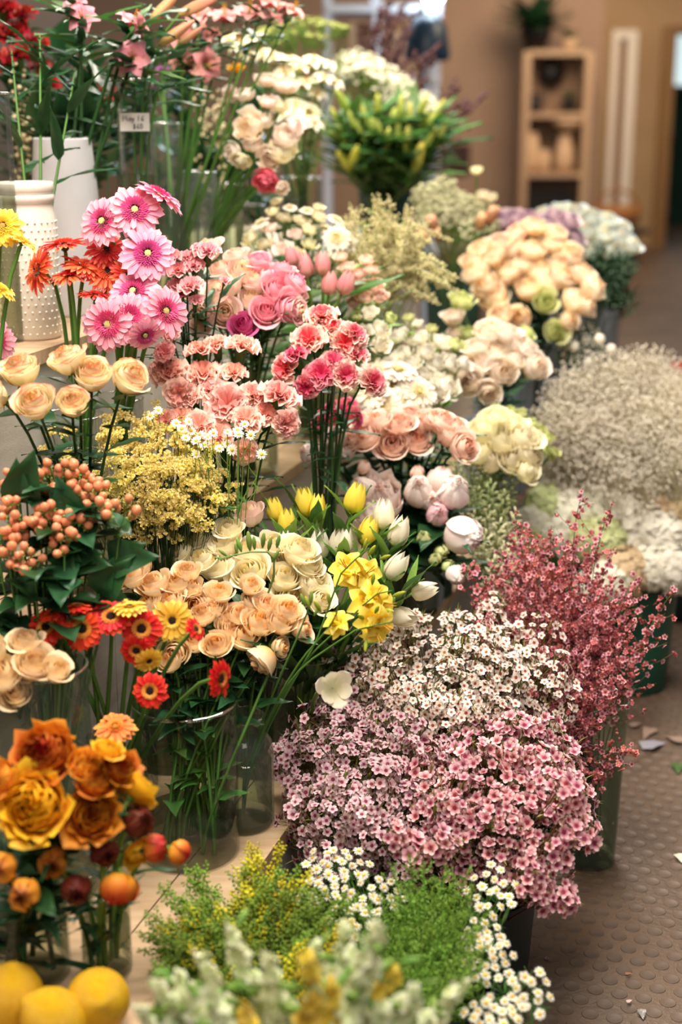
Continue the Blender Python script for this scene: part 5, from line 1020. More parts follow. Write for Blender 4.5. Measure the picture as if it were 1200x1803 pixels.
# greenish filler heads at the far top
SMALLF = floret_g(5, .1)
GF = petal('green_filler_bloom', [(0, '8f9a4c'), (1, 'b3b96a')]); WF = petal('white_filler_bloom', [(0, 'dcd8b4'), (1, 'efeada')])
b = B(530, 200, 4.2, 2, 0)
for x, y, s in ((480, 50, 1), (510, 40, 1.1), (545, 42, 1.1), (580, 45, .9), (460, 60, .8), (525, 62, 1), (600, 50, .6), (560, 65, .8), (495, 75, .8)):
    umbel('filler_umbel', None, SMALLF, P(x, y, 4.2+rnd.uniform(-.1, .1)), camdir((rnd.uniform(-.3, .3), 1, .35)), .050*s, 70, .0052, b+up, [GF, GF, STA], 'flat yellowish green filler head above the white freesias', 'yellowish green filler heads', STEML, stuff=True, thick=.25, face=1)
b = B(660, 230, 4.7, 2, 0)
for i in range(22):
    x = 610+i*6.3+rnd.uniform(-8, 8); y = 105+(i/22)**1.3*85+rnd.uniform(-14, 30)
    umbel('white_filler_spray', None, SMALLF, P(x, y, 4.6+rnd.uniform(-.1, .1)), camdir((rnd.uniform(-.3, .5), .8, .6)), .052, 34, .0095, b+up, [WF, WF, STA], 'airy white filler spray above the lily buds', 'white filler sprays', STEML, stuff=True, thick=.7, leaf_mat=LIGHT, leafn=40, leaf_len=.03)
# asters and little mixed blooms on the second step
b = B(540, 450, 3.2, 1, .1); vase('glass_vase', b, .07, .25, 'clear glass vase of cream asters')
AS = {'w': two(gerbera, WG, fl_mat=WGF, eye_mat=TAN, n=18, split=False, double=False), 'c': [ranun(CRM, s, 13, False) for s in (1, 2)], 'p': [ranun(PEO, s, 13, False) for s in (1, 2)], 'm': [ranun(MPK, s, 13, False) for s in (1,)]}
bunch('aster', AS, 3.15, [(592, 418, 26, 'w', (.1, .2, .95)), (614, 424, 22, 'w', (.6, .2, .7)), (592, 386, 18, 'w'), (562, 382, 18, 'c'), (532, 390, 18, 'c'), (502, 384, 18, 'c'), (480, 372, 16, 'c'), (520, 412, 18, 'p'), (458, 392, 18, 'w'), (500, 438, 22, 'p'), (545, 405, 18, 'c'), (572, 402, 18, 'w'), (545, 430, 18, 'c'), (475, 402, 16, 'p'), (440, 420, 20, 'c'), (465, 430, 20, 'c'), (520, 445, 18, 'c'), (485, 355, 14, 'c'), (560, 365, 14, 'c'), (430, 445, 18, 'c'), (510, 365, 14, 'w'), (540, 370, 15, 'w')], None, 'beside the cream astilbe', 'small asters and rosettes', b+up, kd=.45, look={'w': 'small white aster', 'c': 'small cream rosette bloom', 'p': 'small blush rosette bloom', 'm': 'small pink rosette'}, leaves=[(OVG, 4, .05, .5, .95)], stem_r=.002)
ASTM = petal('astilbe_cream', [(0, 'd9c98d'), (1, 'efe3b4')], trans=.2); crumb = ball(1, 5, 2, 1.1)
b = B(675, 440, 3.25, 1, .08); vase('glass_vase', b, .06, .24, 'clear glass vase of cream astilbe plumes')
for i in range(26):
    x = rnd.uniform(605, 735); y = 335+abs(x-668)*.55+rnd.uniform(-8, 70); spike('astilbe_plume', P(x, y, 3.2+rnd.uniform(-.06, .1)), b+up, .20, .012, .003, 240, crumb, [ASTM], 'feathery cream astilbe plume standing upright', 'upright cream astilbe plumes', STEML, fsize=.0036, lean=(rnd.uniform(-.3, .5), 0, 1), side=14, side_len=.055, stem_r=.0018)
b = B(790, 500, 3.3, 1, .1)
for i in range(15):
    x = 735+i*5.5; y = rnd.uniform(425, 540); t = P(x, y, 3.2+rnd.uniform(-.05, .1)); spike('astilbe_plume', t, b+up, .16, .009, .003, 110, crumb, [ASTM], 'drooping cream astilbe plume nodding beside the peach roses', 'drooping cream astilbe plumes', STEML, fsize=.0042, lean=(.7, -.3, -.25), side=7, side_len=.03, stem_r=.0018, sdown=.6)
for i in range(7):
    x = 560+i*22; t = P(x+40, 470+i*6, 3.12+.01*i); spike('grass_plume', t, B(600, 520, 3.2, 1, .08)+up, .2, .004, .002, 60, crumb, [ASTM], 'thin cream grass plume leaning over the lisianthus', 'thin grass plumes', STEML, fsize=.0028, lean=(.8, 0, .5), stem_r=.0014, side=4, side_len=.05)
# dusty green heads and brown thistles
DG = petal('dusty_green_bloom', [(0, 'a8a67e'), (1, 'c6c29c')])
b = B(800, 420, 3.95, 1, .15); vase('bucket', b, .09, .24, 'dark bucket of dusty green filler', solid=plain('bucket_green', '2c4a3f', .45), r2=.10, cat='bucket')
for i in range(16):
    x = rnd.uniform(740, 862); y = 330+((x-795)/70)**2*26+rnd.uniform(0, 75); umbel('dusty_filler_head', None, SMALLF, P(x, y, 3.9+(380-y)*.001), camdir(((x-800)/90, .6, .8)), .042, 60, .0065, b+up, [DG, DG, STA], 'dusty greenish filler head beyond the astilbe', 'dusty green filler heads', STEML, stuff=True, thick=.6)
bunch('white_bud', [ranun(CRM, s, 12, False, 0, 1, .9, .5) for s in (1, 2)], 3.9, [(838, 302, 14), (850, 345, 16), (862, 350, 15), (868, 372, 15), (845, 360, 15)], 'white bud on thin stem', 'above the dusty green filler', 'white buds', b+up, kd=0)
THI = petal('brown_thistle', [(0, '9a6a4a'), (1, 'b78a62')], trans=.05)
bunch('brown_thistle', [merged([lily_bud(THI, 1.9, .7)], 'bloom', THI)], 3.75, [(766, 410, 15), (752, 430, 14), (855, 395, 16), (840, 405, 14), (772, 425, 12)], 'brown thistle head', 'beside the dusty green filler', 'brown thistles', b+up, kd=0)
# budded twigs
TWM = petal('dark_twig', [(0, '3a2426'), (1, '5a3436')], trans=0); tb = ball(1, 5, 3, 1.4)
b = B(690, 250, 4.9, 2, 0)
for i in range(20):
    t = P(655+i*10.5+rnd.uniform(-14, 14), rnd.uniform(-40, 60)+(i/20)**2*190, 4.8+rnd.uniform(-.15, .15)); spike('budded_twig', t, b+up, .42, .003, .002, 46, tb, [TWM], 'thin dark budded twig rising past the lily buds', 'thin dark budded twigs', TWM, fsize=.010, lean=(rnd.uniform(.3, 1.2), 0, .9), side=7, side_len=.14, stem_r=.0048)

# ------- yellow statice
STY = petal('statice_yellow', [(0, 'e0c85a'), (.6, 'f6e68e'), (1, 'fbf1bc')], trans=.3, var=.12, noise=.2)
cup_ = revolve([(.25, -.5), (.55, .1), (.8, .6)], 6).m(sc(1, 1, 1)); rs_ = np.random.RandomState(3)
def clump_g(seed, n=26):
    r = np.random.RandomState(seed); Q = []
    for i in range(n):
        p = np.array([r.uniform(-1, 1)*1.2, r.uniform(-.7, .7), r.uniform(-.3, .4)]); Q.append(xf(p, (p[0]*.5+r.uniform(-.5, .5), p[1]+r.uniform(-.4, .4), .8), r.uniform(.24, .36), r.uniform(0, 6)))
    return inst(cup_, Q)
stc = [mesh('floret_cluster', clump_g(s), STY) for s in (1, 2, 3, 4)]
b = B(285, 900, 2.42, 0, .03); vase('glass_vase', b, .06, .34, 'tall clear glass vase of dark statice stems', mat=CLEARD)
for i in range(46):
    q = math.sqrt((i+.5)/46); a = i*2.39996; x = 275+q*128*math.cos(a)+rnd.uniform(-8, 8); y = 838+q*112*math.sin(a)+rnd.uniform(-8, 8)
    if i > 43: x, y = ((100, 782), (128, 830))[i-44]
    D = 2.36+.10*q*q-(y-838)*.00055; tip = P(x, y, D); e = empty('statice_sprig', b+up, 'yellow papery statice sprig', 'flower', 'yellow statice sprigs'); TIP[e.name] = (x, y)
    gs = [tube(curve(b+up, tip, (0, 0, .4), (tip-b)*.8, 7), np.linspace(.0016, .0008, 7), 4)]; core = gs[0].V[-12]
    n = 8 if i < 44 else 4
    for j in range(n):
        p = tip+RT*rnd.uniform(-.022, .022)+UP*rnd.uniform(-.022, .022)-FW*rnd.uniform(-.012, .014); gs.append(twig(core, p, .0007)); add('floret_cluster', stc[rnd.randrange(4)], e, xf(p, camdir((rnd.uniform(-.5, .5)+(x-275)/300, .8+rnd.uniform(-.4, .3), .6)), .0108*rnd.uniform(.75, 1.2), rnd.uniform(0, 6.28)))
    add('stem', mesh('stem', join(gs), STEMD), e)
# ------- chamomile
CHW = petal('chamomile_white', [(0, 'f0e6c8'), (1, 'fbf6ea')], trans=.2); CHY = petal('chamomile_yellow', [(0, 'd79c1c'), (1, 'eec23a')], trans=0)
chm = mesh('flower_head', daisy_g(13, .14, .30), [CHW, CHY, GREEN])
b = B(400, 880, 2.45, 0, .03); vase('glass_vase', b, .04, .26, 'slim clear glass vase of chamomile stems', mat=CLEARD)
hd = [(265, 732), (278, 722), (320, 755), (336, 758), (327, 771), (345, 776), (365, 770), (360, 783), (375, 762), (400, 760), (420, 765), (400, 781), (418, 757), (430, 746), (441, 766), (310, 745), (386, 790), (345, 800), (352, 765), (460, 800), (408, 792), (332, 742)]
its = []
for x, y in hd:
    D = 2.38+rnd.uniform(-.04, .05); p = P(x, y, D); e = empty('chamomile', b+up, None, 'flower', 'chamomile daisies'); ax = camdir((rnd.uniform(-.5, .5), rnd.uniform(.1, .9), .7))
    add('flower_head', chm, e, xf(p, ax, .0105*rnd.uniform(.8, 1.1), rnd.uniform(0, 6))); pt = curve(b+up, p-ax*.002, (0, 0, .25), ax*.12+np.array([0, 0, .1]), 8)
    gs = [tube(pt, .0008, 4)]
    for k in range(3): q = pt[4+k]; gs.append(twig(q, q+np.array([rnd.uniform(-.03, .03), rnd.uniform(-.03, .03), .04]), .0006)); 
    add('stem', mesh('stem', join(gs), STEML), e); its.append((e, x, y))
    for k in range(3): add('leaf', LV('strap', GREEN), e, xf(pt[3+k], (rnd.uniform(-1, 1), -.5, .4), .05, rnd.uniform(0, 6)))
order_labels(its, 'small white chamomile daisy', 'beside the statice', 'chamomile daisies')
# ------- hypericum
BEC = plain('coral_berry', 'e8835f', .35, c2='e39a6c', nscale=40, spec=.5); bry = mesh('berry', revolve([(.05, -.9), (.55, -.8), (.92, -.2), (.9, .3), (.5, .85), (.12, 1.05)], 10, True, True), BEC)
sep = mesh('sepals', join([leaf_g(1.1, .45, .05, .2, nu=3, nv=4).m(mul(tr(0, 0, -.85), rz(k*1.2566), ry(-.25))) for k in range(5)]), LIGHT)
b = B(60, 960, 2.2, 0, .0); vase('glass_vase', b, .065, .36, 'tall clear glass vase of hypericum stems in shade', mat=CLEARD)
its = []
for x, y in ((45, 852), (77, 856), (108, 845), (132, 850), (70, 912), (100, 917), (112, 952), (20, 942), (60, 985), (160, 872), (187, 895), (210, 908), (12, 882), (130, 932), (-5, 945), (35, 905), (15, 970), (150, 845), (90, 880)):
    D = 2.10-(y-900)*.0006+rnd.uniform(-.03, .03); c = P(x, y, D); e = empty('hypericum_sprig', b+up, None, 'flower', 'coral berried hypericum'); pt = curve(b+up, c-np.array([0, 0, .02]), (0, 0, .4), (0, 0, .2), 8); gs = [tube(pt, np.linspace(.003, .0015, 8), 5)]
    for k in range(rnd.randint(7, 10)):
        o = RT*rnd.uniform(-.026, .026)+UP*rnd.uniform(-.02, .026)-FW*rnd.uniform(-.012, .02); d = unit(o+np.array([0, -.01, .02])); p = c+o; M = xf(p, d, .0074*rnd.uniform(.85, 1.15), rnd.uniform(0, 6)); bo = add('berry', bry, e, M); add('sepals', sep, bo, M); gs.append(twig(pt[-1], p-d*.006, .0008))
    add('stem', mesh('stem', join(gs), STEM), e)
    for k in range(4):
        q = pt[rnd.randint(5, 7)]; a = rnd.uniform(0, 6.28); d = unit(np.array([math.cos(a), math.sin(a)-.3, rnd.uniform(-.2, .7)])); yv = unit(np.cross([0, 0, 1], d)); M = np.eye(4); M[:3, :3] = np.stack([d, yv, np.cross(d, yv)], 1)*rnd.uniform(.06, .085); M[:3, 3] = q; add('leaf', BR, e, M)
    its.append((e, x, y))
order_labels(its, 'hypericum sprig of coral berries', 'over the red gerberas', 'coral berried hypericum')
for x, y, dx, dy, s in ((240, 975, .9, .2, .085), (200, 1005, .6, .8, .08), (40, 830, .2, .9, .09), (105, 870, -.3, .8, .07), (0, 1095, .3, .7, .10), (120, 985, .3, -.3, .07), (165, 985, .8, 0, .07)):
    p = P(x, y, 2.07); e = empty('hypericum_sprig', b+up, 'broad dark leafy hypericum stem', 'plant', 'broad dark leafy hypericum stems'); TIP[e.name] = (x, y); d = camdir((dx, dy, .5)); yv = unit(np.cross(camdir((0, .2, 1)), d)); zv = np.cross(d, yv); s0 = p-d*s*.6
    add('stem', mesh('stem', tube(curve(b+up, s0, (0, 0, .4), (0, 0, .1), 7), .0022, 5), STEMD), e)
    for kk in (0, 1):
        R_ = frame(d, 0); M = np.eye(4); d2 = unit(d+yv*(.25 if kk else -.1)); y2 = unit(np.cross(zv, d2)); M[:3, :3] = np.stack([d2, y2, np.cross(d2, y2)], 1)*s*(1 if not kk else .8); M[:3, 3] = s0; add('leaf', BR, e, M)
# ------- waxflowers
def wax(name, hexes, cup=0.0):
    m = [petal(name+'_petal', hexes[0], trans=.2, var=.13, hue=.012), petal(name+'_cup', hexes[1], trans=0), petal(name+'_heart', hexes[2], trans=0)]
    g = floret_g(5, cup); return g, mesh('floret', g, m), m
WXL = wax('lilac_wax', ([(0, 'd39aa8'), (.5, 'ecc6ce'), (1, 'f4dde0')], [(0, '5c2a30'), (1, '8c2c44')], [(0, 'a23a58')]))
WXW = wax('white_wax', ([(0, 'e8cfc0'), (.5, 'f1e2d8'), (1, 'f7eee6')], [(0, '8a7040'), (1, 'a84434')], [(0, '8f1f22')]))
WXP = wax('pink_wax', ([(0, 'b0506a'), (.45, 'e6a6ae'), (1, 'f5d6d6')], [(0, '5c2a24'), (1, '8e2a3e')], [(0, '7a2030')]), .25)
NEE = petal('wax_needles', [(0, '5a6a2c'), (1, '98984a')], trans=.1, var=.2)
def hill(cx, cy, rx_, ry_, D, n, kit, base, label, group, fs, nf, inner, rs, kd=.8, dome=.12, clip=None, leafn=110, jit=10, face=.6, seed=0):
    k = 0
    for i in range(n):
        q = math.sqrt((i+.5)/n); a = i*2.39996+seed; x = cx+q*rx_*math.cos(a)+rnd.uniform(-jit, jit); y = cy+q*ry_*math.sin(a)+rnd.uniform(-jit, jit)
        if clip and not clip(x, y): continue
        d = D+dome*q*q+kd*(cy-y)/FPX*D; nrm = camdir(((x-cx)/rx_*.8, .45-(y-cy)/ry_*.5, .7))
        pt = P(x, y, d)+unit(nrm)*rnd.uniform(-.035, .03); rr = rs*rnd.uniform(.65, 1.3); nrm = nrm+np.array([rnd.uniform(-.5, .5), rnd.uniform(-.4, .4), rnd.uniform(-.3, .5)])
        umbel('waxflower_spray', kit[1], kit[0], pt, nrm, rr, int(nf*rnd.uniform(.75, 1.15)), fs, np.array(base)+up+np.array([rnd.uniform(-.03, .03), rnd.uniform(-.03, .03), 0]), kit[2], label, group, STEMB, NEE, inner=inner, leafn=leafn, leaf_len=.026, face=face, thick=.9)
BKD = plain('dark_bucket', '1f2a2c', .5)
bw = B(800, 1250, 2.5, 'f', .05, .09); vase('bucket', bw, .085, .24, 'dark bucket under the white waxflowers', solid=BKD, r2=.10, cat='bucket')
hill(790, 1200, 200, 125, 2.42, 46, WXW, bw, 'white waxflower spray behind the pink waxflowers', 'white waxflower sprays', .0080, 20, 12, .038)
bl = B(620, 1430, 2.36, 'f', .02, .09); vase('bucket', bl, .08, .16, 'dark bucket under the lilac waxflowers', solid=BKD, r2=.09, cat='bucket')
hill(660, 1370, 175, 170, 2.28, 50, WXL, bl, 'lilac pink waxflower spray beside the glass jar', 'lilac pink waxflower sprays', .0082, 20, 12, .038)
bp = B(850, 1480, 2.32, 'f', .0, .09); vase('bucket', bp, .08, .16, 'dark bucket under the deep pink waxflowers', solid=BKD, r2=.09, cat='bucket')
hill(865, 1405, 170, 155, 2.22, 40, WXP, bp, 'deep pink cupped waxflower spray', 'deep pink waxflower sprays', .0092, 16, 10, .040, seed=1)
for x, y in ((1010, 1460), (1035, 1470), (960, 1580), (995, 1585), (930, 1565), (1005, 1400), (985, 1500), (940, 1530), (780, 1490), (740, 1500), (700, 1480)):
    umbel('waxflower_spray', WXP[1], WXP[0], P(x, y, 2.12), camdir((.5, .1, .7)), .026, 12, .0098, bp+up, WXP[2], 'deep pink waxflower sprig over the floor' if x > 925 else 'deep pink waxflower spray above the daisies', 'straying pink waxflower sprigs' if x > 925 else 'low pink waxflower sprays', STEMB, NEE, inner=3, leafn=36)
# ------- tea tree (red wands)
TTM = [petal('teatree_petal', [(0, 'b84c62'), (.5, 'e8a4ac'), (1, 'f2c6ca')], trans=.15, var=.2), petal('teatree_cup', [(0, '6b2a2a'), (1, '8e3038')], trans=0), petal('teatree_heart', [(0, '7a1f2c')], trans=0)]
ttf = floret_g(5, .1); ttm = mesh('floret', ttf, TTM)
BUDM = petal('teatree_bud', [(0, '8a3b38'), (.5, 'bf5f62'), (1, 'd98a88')], trans=.05, var=.2)
bud_g = join([ball(.5, 6, 4, 1.1), ttf.m(mul(tr(.4, 1.1, .1), sc(.9)))]); bud_g.FM[:] = 0
LVT = P(1043, 1370, 2.66); bt = np.array(Pz(1033, 1512, 0.0)); 
vase('glass_vase', bt, .052, .335, 'tall flared glass vase standing on the dark rubber floor', r2=.062, mat=GREENG, water=.62)
def teaspray(x, y, d, n, ln, lean, lab, grp):
    spike('tea_tree_branch', P(x, y, d), bt+up+np.array([rnd.uniform(-.02, .02), rnd.uniform(-.02, .02), 0]), ln, .010, .004, n, bud_g, [BUDM], lab, grp, STEMB, fsize=.0072, lean=lean, side=9, side_len=.085, stem_r=.0014, fobj=ttm, nobj=int(n*.5), jit=.5, taper=.3, leaf=LV('strap', DARK), leafn=4, leaf_len=.03)
for i in range(50):
    q = math.sqrt((i+.5)/50); a = i*2.39996; x = 965+q*165*math.cos(a)+rnd.uniform(-14, 14); y = 1085+q*150*math.sin(a)+rnd.uniform(-14, 14)
    if y > 1090+(1140-x)*.9+60: continue
    teaspray(x, y-25, 2.62-(y-1085)*.0007+rnd.uniform(-.05, .05), 84, .20, ((x-960)/260, -.1, .9), 'red tea tree branch in the floor vase', 'red tea tree branches')
for x, y in ((1025, 860), (1078, 885), (905, 900), (880, 965), (935, 935), (970, 925), (840, 1000), (1000, 950), (1130, 1020), (1170, 1080), (1195, 1030)):
    teaspray(x, y, 2.6, 60, .24, ((x-960)/300, -.1, 1), 'thin red tea tree wand rising high', 'thin red tea tree wands')
for x, y in ((1120, 1325), (1060, 1365), (1100, 1200), (1060, 1280), (1000, 1270), (1040, 1230)):
    teaspray(x, y, 2.5, 55, .16, (.9, -.2, -.1), 'drooping red tea tree sprig', 'drooping tea tree sprigs')
# ------- daisies, goldenrod and ferny filler in front
dsm = mesh('flower_head', daisy_g(16, .10, .30), [CHW, CHY, GREEN])
bd = B(700, 1640, 2.1, 'f', .02, .09); vase('bucket', bd, .085, .2, 'dark bucket of small white daisies', solid=BKD, r2=.095, cat='bucket')
CL = [(590, 1520, 58, 32, 22, 2.14), (650, 1575, 64, 38, 22, 2.08), (868, 1565, 45, 45, 18, 2.1), (862, 1690, 48, 42, 20, 1.98), (935, 1745, 42, 42, 13, 1.93), (610, 1620, 50, 30, 12, 2.05), (850, 1640, 40, 30, 12, 2.05), (870, 1780, 60, 28, 20, 1.9), (560, 1570, 40, 25, 10, 2.1)]
its = []
for cx, cy, rx_, ry_, n, D in CL:
    row = []
    for i in range(n):
        q = math.sqrt((i+.5)/n); a = i*2.39996; x = cx+q*rx_*math.cos(a)+rnd.uniform(-4, 4); y = cy+q*ry_*math.sin(a)+rnd.uniform(-4, 4); p = P(x, y, D-.5*(y-cy)/FPX*D+rnd.uniform(-.01, .01)); ax = camdir(((x-cx)/rx_*.5+rnd.uniform(-.4, .4), .7+rnd.uniform(-.4, .3), .6))
        e = empty('white_daisy', bd+up, None, 'flower', 'small white daisies'); add('flower_head', dsm, e, xf(p, ax, .0088*rnd.uniform(.8, 1.1), rnd.uniform(0, 6))); pt = curve(bd+up, p-ax*.002, (0, 0, .2), ax*.1+np.array([0, 0, .08]), 7); add('stem', mesh('stem', tube(pt, .0009, 4), STEM), e); row.append((e, x, y))
        for k in range(4): add('leaf', LV('strap', GREEN), e, xf(pt[3+k//2*2], (rnd.uniform(-1, 1), -.5, rnd.uniform(0, .9)), .04, rnd.uniform(0, 6)))
    its.append(row)
for row, pl in zip(its, ('under the lilac waxflowers', 'beside the goldenrod', 'right of the ferny filler', 'at the dark floor', 'farthest over the floor', 'amid the goldenrod', 'under the stray waxflowers', 'at the lower picture edge', 'behind the goldenrod')):
    order_labels(row, 'small white daisy', pl, 'small white daisies')
GOL = petal('goldenrod_yellow', [(0, 'c2b01c'), (1, 'e6d638')], trans=.1, var=.15); GOG = petal('goldenrod_green', [(0, '638a30'), (1, '93ad40')], trans=.15, var=.2)
bg_ = B(450, 1640, 2.0, 'f', .0, .09); vase('bucket', bg_, .08, .2, 'dark bucket of goldenrod before the platform', solid=BKD, r2=.09, cat='bucket')
for i in range(70):
    x = rnd.uniform(240, 640) if i < 58 else rnd.uniform(300, 480); y0 = 1475 if 400 < x < 520 else 1520; y = y0+rnd.uniform(0, 150)+(35 if x < 320 else 0); 
    if x > 560: y += 40
    yel = i % 4 == 0 or y < 1520
    spike('goldenrod', P(x, y, 1.98-(y-1550)*.0009), bg_+up, .12, .011, .003, 230, crumb, [GOL if yel else GOG], 'goldenrod stem with bright yellow tips' if yel else 'goldenrod stem still in green bud', 'yellow goldenrod stems' if yel else 'green goldenrod stems', STEM, fsize=.0028, lean=((x-450)/230+rnd.uniform(-.3, .3), -.3, .9), side=9, side_len=.05, stem_r=.0015, leaf=LV('lance', GREEN), leafn=9, leaf_len=.045)
FER = petal('ferny_green', [(0, '6f9a34'), (1, 'a6c658')], trans=.25, var=.15)
frd = flat_petal(1, .10, 0, .05, .2, .5, nu=2, nv=3)
bf = B(760, 1660, 1.98, 'f', .02, .09); vase('bucket', bf, .08, .2, 'dark bucket of ferny green filler', solid=BKD, r2=.09, cat='bucket')
for i in range(54):
    q = math.sqrt((i+.5)/54); a = i*2.39996; x = 745+q*130*math.cos(a); y = 1645+q*135*math.sin(a)+rnd.uniform(-10, 10)
    spike('ferny_sprig', P(x, y-15, 1.94-(y-1650)*.0008), bf+up, .12, .003, .002, 330, frd, [FER], 'soft ferny green stem beside the daisies', 'ferny green stems', STEM, fsize=.0095, lean=((x-750)/200, -.2, .9), side=12, side_len=.045, stem_r=.0013)
# ------- pale snapdragons at the very front
SNA = petal('snapdragon_pale', [(0, 'cfd99a'), (.5, 'eaeec6'), (1, 'f6f5e0')], trans=.3, hue=.02); SNY = petal('snapdragon_yellow', [(0, 'e2c23a'), (1, 'eed66a')], trans=.25)
lip = flat_petal(1, .5, .1, .15, .5, .55, nu=4, nv=4, k=.6)
snap = join([inst(lip, [rz(.4), rz(-.4), mul(rz(pi+.5), ry(.5)), mul(rz(pi-.5), ry(.5)), rz(0)]), revolve([(.22, -.9), (.42, -.4), (.3, .1)], 8)]); snm = mesh('blossom', snap, SNA); sny = mesh('blossom', snap, SNY); sbud = lily_bud(LIGHT, 1.2, .35)
bs = np.array([.02, 1.18, 0]); vase('bucket', bs, .10, .24, 'grey bucket of pale snapdragons', solid=plain('grey_bucket', '6f7478', .45), r2=.115, cat='bucket')
its = []
for x, y, s in ((405, 1640, .9), (470, 1690, 1), (545, 1690, 1), (612, 1640, 1.1), (668, 1640, 1), (305, 1715, .9), (270, 1735, .9), (350, 1690, .9), (700, 1700, 1), (590, 1740, 1), (500, 1760, 1.1), (420, 1770, 1), (640, 1720, 1.1), (740, 1740, .9), (240, 1780, .8), (330, 1770, 1), (820, 1735, .7), (560, 1670, .8), (760, 1790, .9), (680, 1780, 1), (630, 1690, 1.1), (300, 1760, .9), (360, 1740, .9), (450, 1730, 1), (540, 1790, 1), (600, 1800, 1), (390, 1800, 1), (270, 1800, .9), (720, 1760, 1)):
    t = P(x, y-12, 1.52+rnd.uniform(-.06, .06)); yel = x in (545, 420, 590, 700)
    e = spike('snapdragon', t, bs+up+np.array([rnd.uniform(-.04, .04), rnd.uniform(-.04, .04), 0]), .20*s, .016*s, .005, 24, sbud, [LIGHT], None, 'pale snapdragons', STEML, fsize=.026*s, lean=((x-500)/500, -.25, 1), stem_r=.0028, fobj=sny if yel else snm, nobj=20, taper=.6, up=.5, leaf=LV('lance', GREEN), leafn=7, leaf_len=.06)
    its.append((e, x, y, 'pale yellow snapdragon spike' if yel else 'creamy green snapdragon spike'))
by = {}
for it in its: by.setdefault(it[3], []).append(it)
for k, v in by.items(): order_labels(v, k, 'before the goldenrod', 'pale snapdragons')
# ------- green stock by the apricot roses
STK = petal('stock_green', [(0, 'a3b070'), (1, 'cfd6a2')], trans=.25, hue=.02); STW = petal('stock_cream', [(0, 'd9d8a8'), (1, 'eeeacb')])
bk_ = B(855, 920, 2.95, 0, .15); vase('bucket', bk_, .085, .25, 'pale blue enamel bucket of green stock', solid=plain('pale_bucket', 'aab6c2', .45), r2=.095, cat='bucket')
its = []
for x, y in ((800, 812), (825, 800), (850, 822), (878, 795), (905, 830), (815, 850), (840, 862), (865, 850), (890, 870), (860, 895), (835, 905), (880, 920), (910, 900), (855, 940), (890, 960), (915, 940), (780, 825), (900, 985), (870, 985)):
    t = P(x, y, 2.95-(y-850)*.0008); e = spike('stock', t, bk_+up, .14, .010, .003, 34, sbud, [STK if y < 890 else STW], None, 'green stock', STEML, fsize=.011, lean=((x-850)/300, -.15, 1), stem_r=.0025, taper=.5, up=.6, leaf=LV('lance', GREEN), leafn=6, leaf_len=.07); its.append((e, x, y))
order_labels(its, 'green stock spike in bud', 'behind the peonies', 'green stock')
# ------- white hydrangeas in green buckets
GBK = plain('green_bucket', '0f4a38', .45, spec=.5)
for px, py, r, w_ in ((1112, 1205, .10, 'nearest the tea tree'), (1010, 1180, .10, 'hidden by the red wands'), (1075, 1110, .10, 'behind the other two')):
    p = np.array(Pz(px, py, 0.0)); vase('bucket', p, r*.82, .32, 'dark green bucket of white hydrangeas, '+w_, solid=GBK, r2=r, cat='bucket')
    if px == 1112: bh = p
HY = petal('hydrangea_white', [(0, 'f2ecd4'), (1, 'fbf8ee')], trans=.25, var=.08); HYG = petal('hydrangea_green', [(0, 'c7d08a'), (1, 'e2e6b8')], trans=.25); HYB = petal('hydrangea_beige', [(0, 'cfae84'), (1, 'e2cba8')], trans=.2)
hf = join([flat_petal(1, .55, .05, .06, .1, .5, nu=3, nv=4).m(rz(i*pi/2)) for i in range(4)]+[ball(.12, 5, 3)])
its = []
for x, y, r, m, lk_ in ((1120, 932, 58, HY, 'white'), (1162, 952, 54, HY, 'white'), (1178, 1002, 50, HY, 'white'), (1092, 902, 48, HY, 'white'), (1048, 892, 44, HY, 'white'), (1100, 1005, 50, HYB, 'beige'), (1068, 952, 50, HYG, 'green'), (1150, 888, 40, HYB, 'beige'), (1186, 895, 36, HYB, 'beige'), (1000, 902, 46, HY, 'white'), (960, 892, 42, HYG, 'green'), (1078, 1022, 44, HY, 'white'), (1020, 950, 46, HYG, 'green'), (1140, 1000, 46, HY, 'white'), (985, 945, 42, HY, 'white'), (1120, 870, 34, HYB, 'beige'), (940, 920, 36, HY, 'white'), (1195, 960, 40, HY, 'white'), (1040, 1040, 40, HY, 'white'), (930, 960, 34, HYG, 'green')):
    d = 3.40-(y-930)*.0007; R_ = r*d/FPX; c = P(x, y, d+.02); base = bh+up if x > 1030 else bh+up
    e = empty('hydrangea', base, None, 'flower', 'white hydrangeas'); Q = []; n = 190; top = unit(camdir(((x-1060)/150, .7, .6)))
    for i in range(n):
        zz = 1-1.45*(i+.5)/n; a = i*2.39996; rr = math.sqrt(max(0, 1-zz*zz)); dl = frame(top) @ np.array([rr*math.cos(a), rr*math.sin(a), zz]); Q.append(xf(c+dl*R_*rnd.uniform(.82, 1.0), dl+np.array([rnd.uniform(-.5, .5), rnd.uniform(-.5, .5), rnd.uniform(-.3, .5)]), R_*.17*rnd.uniform(.8, 1.2), rnd.uniform(0, 6)))
    add('blossoms', mesh('blossoms', inst(hf, Q), m), e, kind='stuff'); add('core', mesh('core', ball(R_*.72, 10, 7), GREY), e, tr(*c))
    add('stem', mesh('stem', tube(curve(base, c-top*R_*.6, (0, 0, .3), top*.25, 7), .003, 5), STEM), e)
    for k in range(3): add('leaf', LV('broad', GREEN), e, xf(c-top*R_*.7, (rnd.uniform(-1, 1), -.8, .2), .10, rnd.uniform(0, 6)))
    its.append((e, x, y, {'white': 'white hydrangea head', 'green': 'greenish white hydrangea head', 'beige': 'beige hydrangea head'}[lk_]))
by = {}
for it in its: by.setdefault(it[3], []).append(it)
for k, v in by.items(): order_labels(v, k, 'behind the tea tree', 'white hydrangeas')
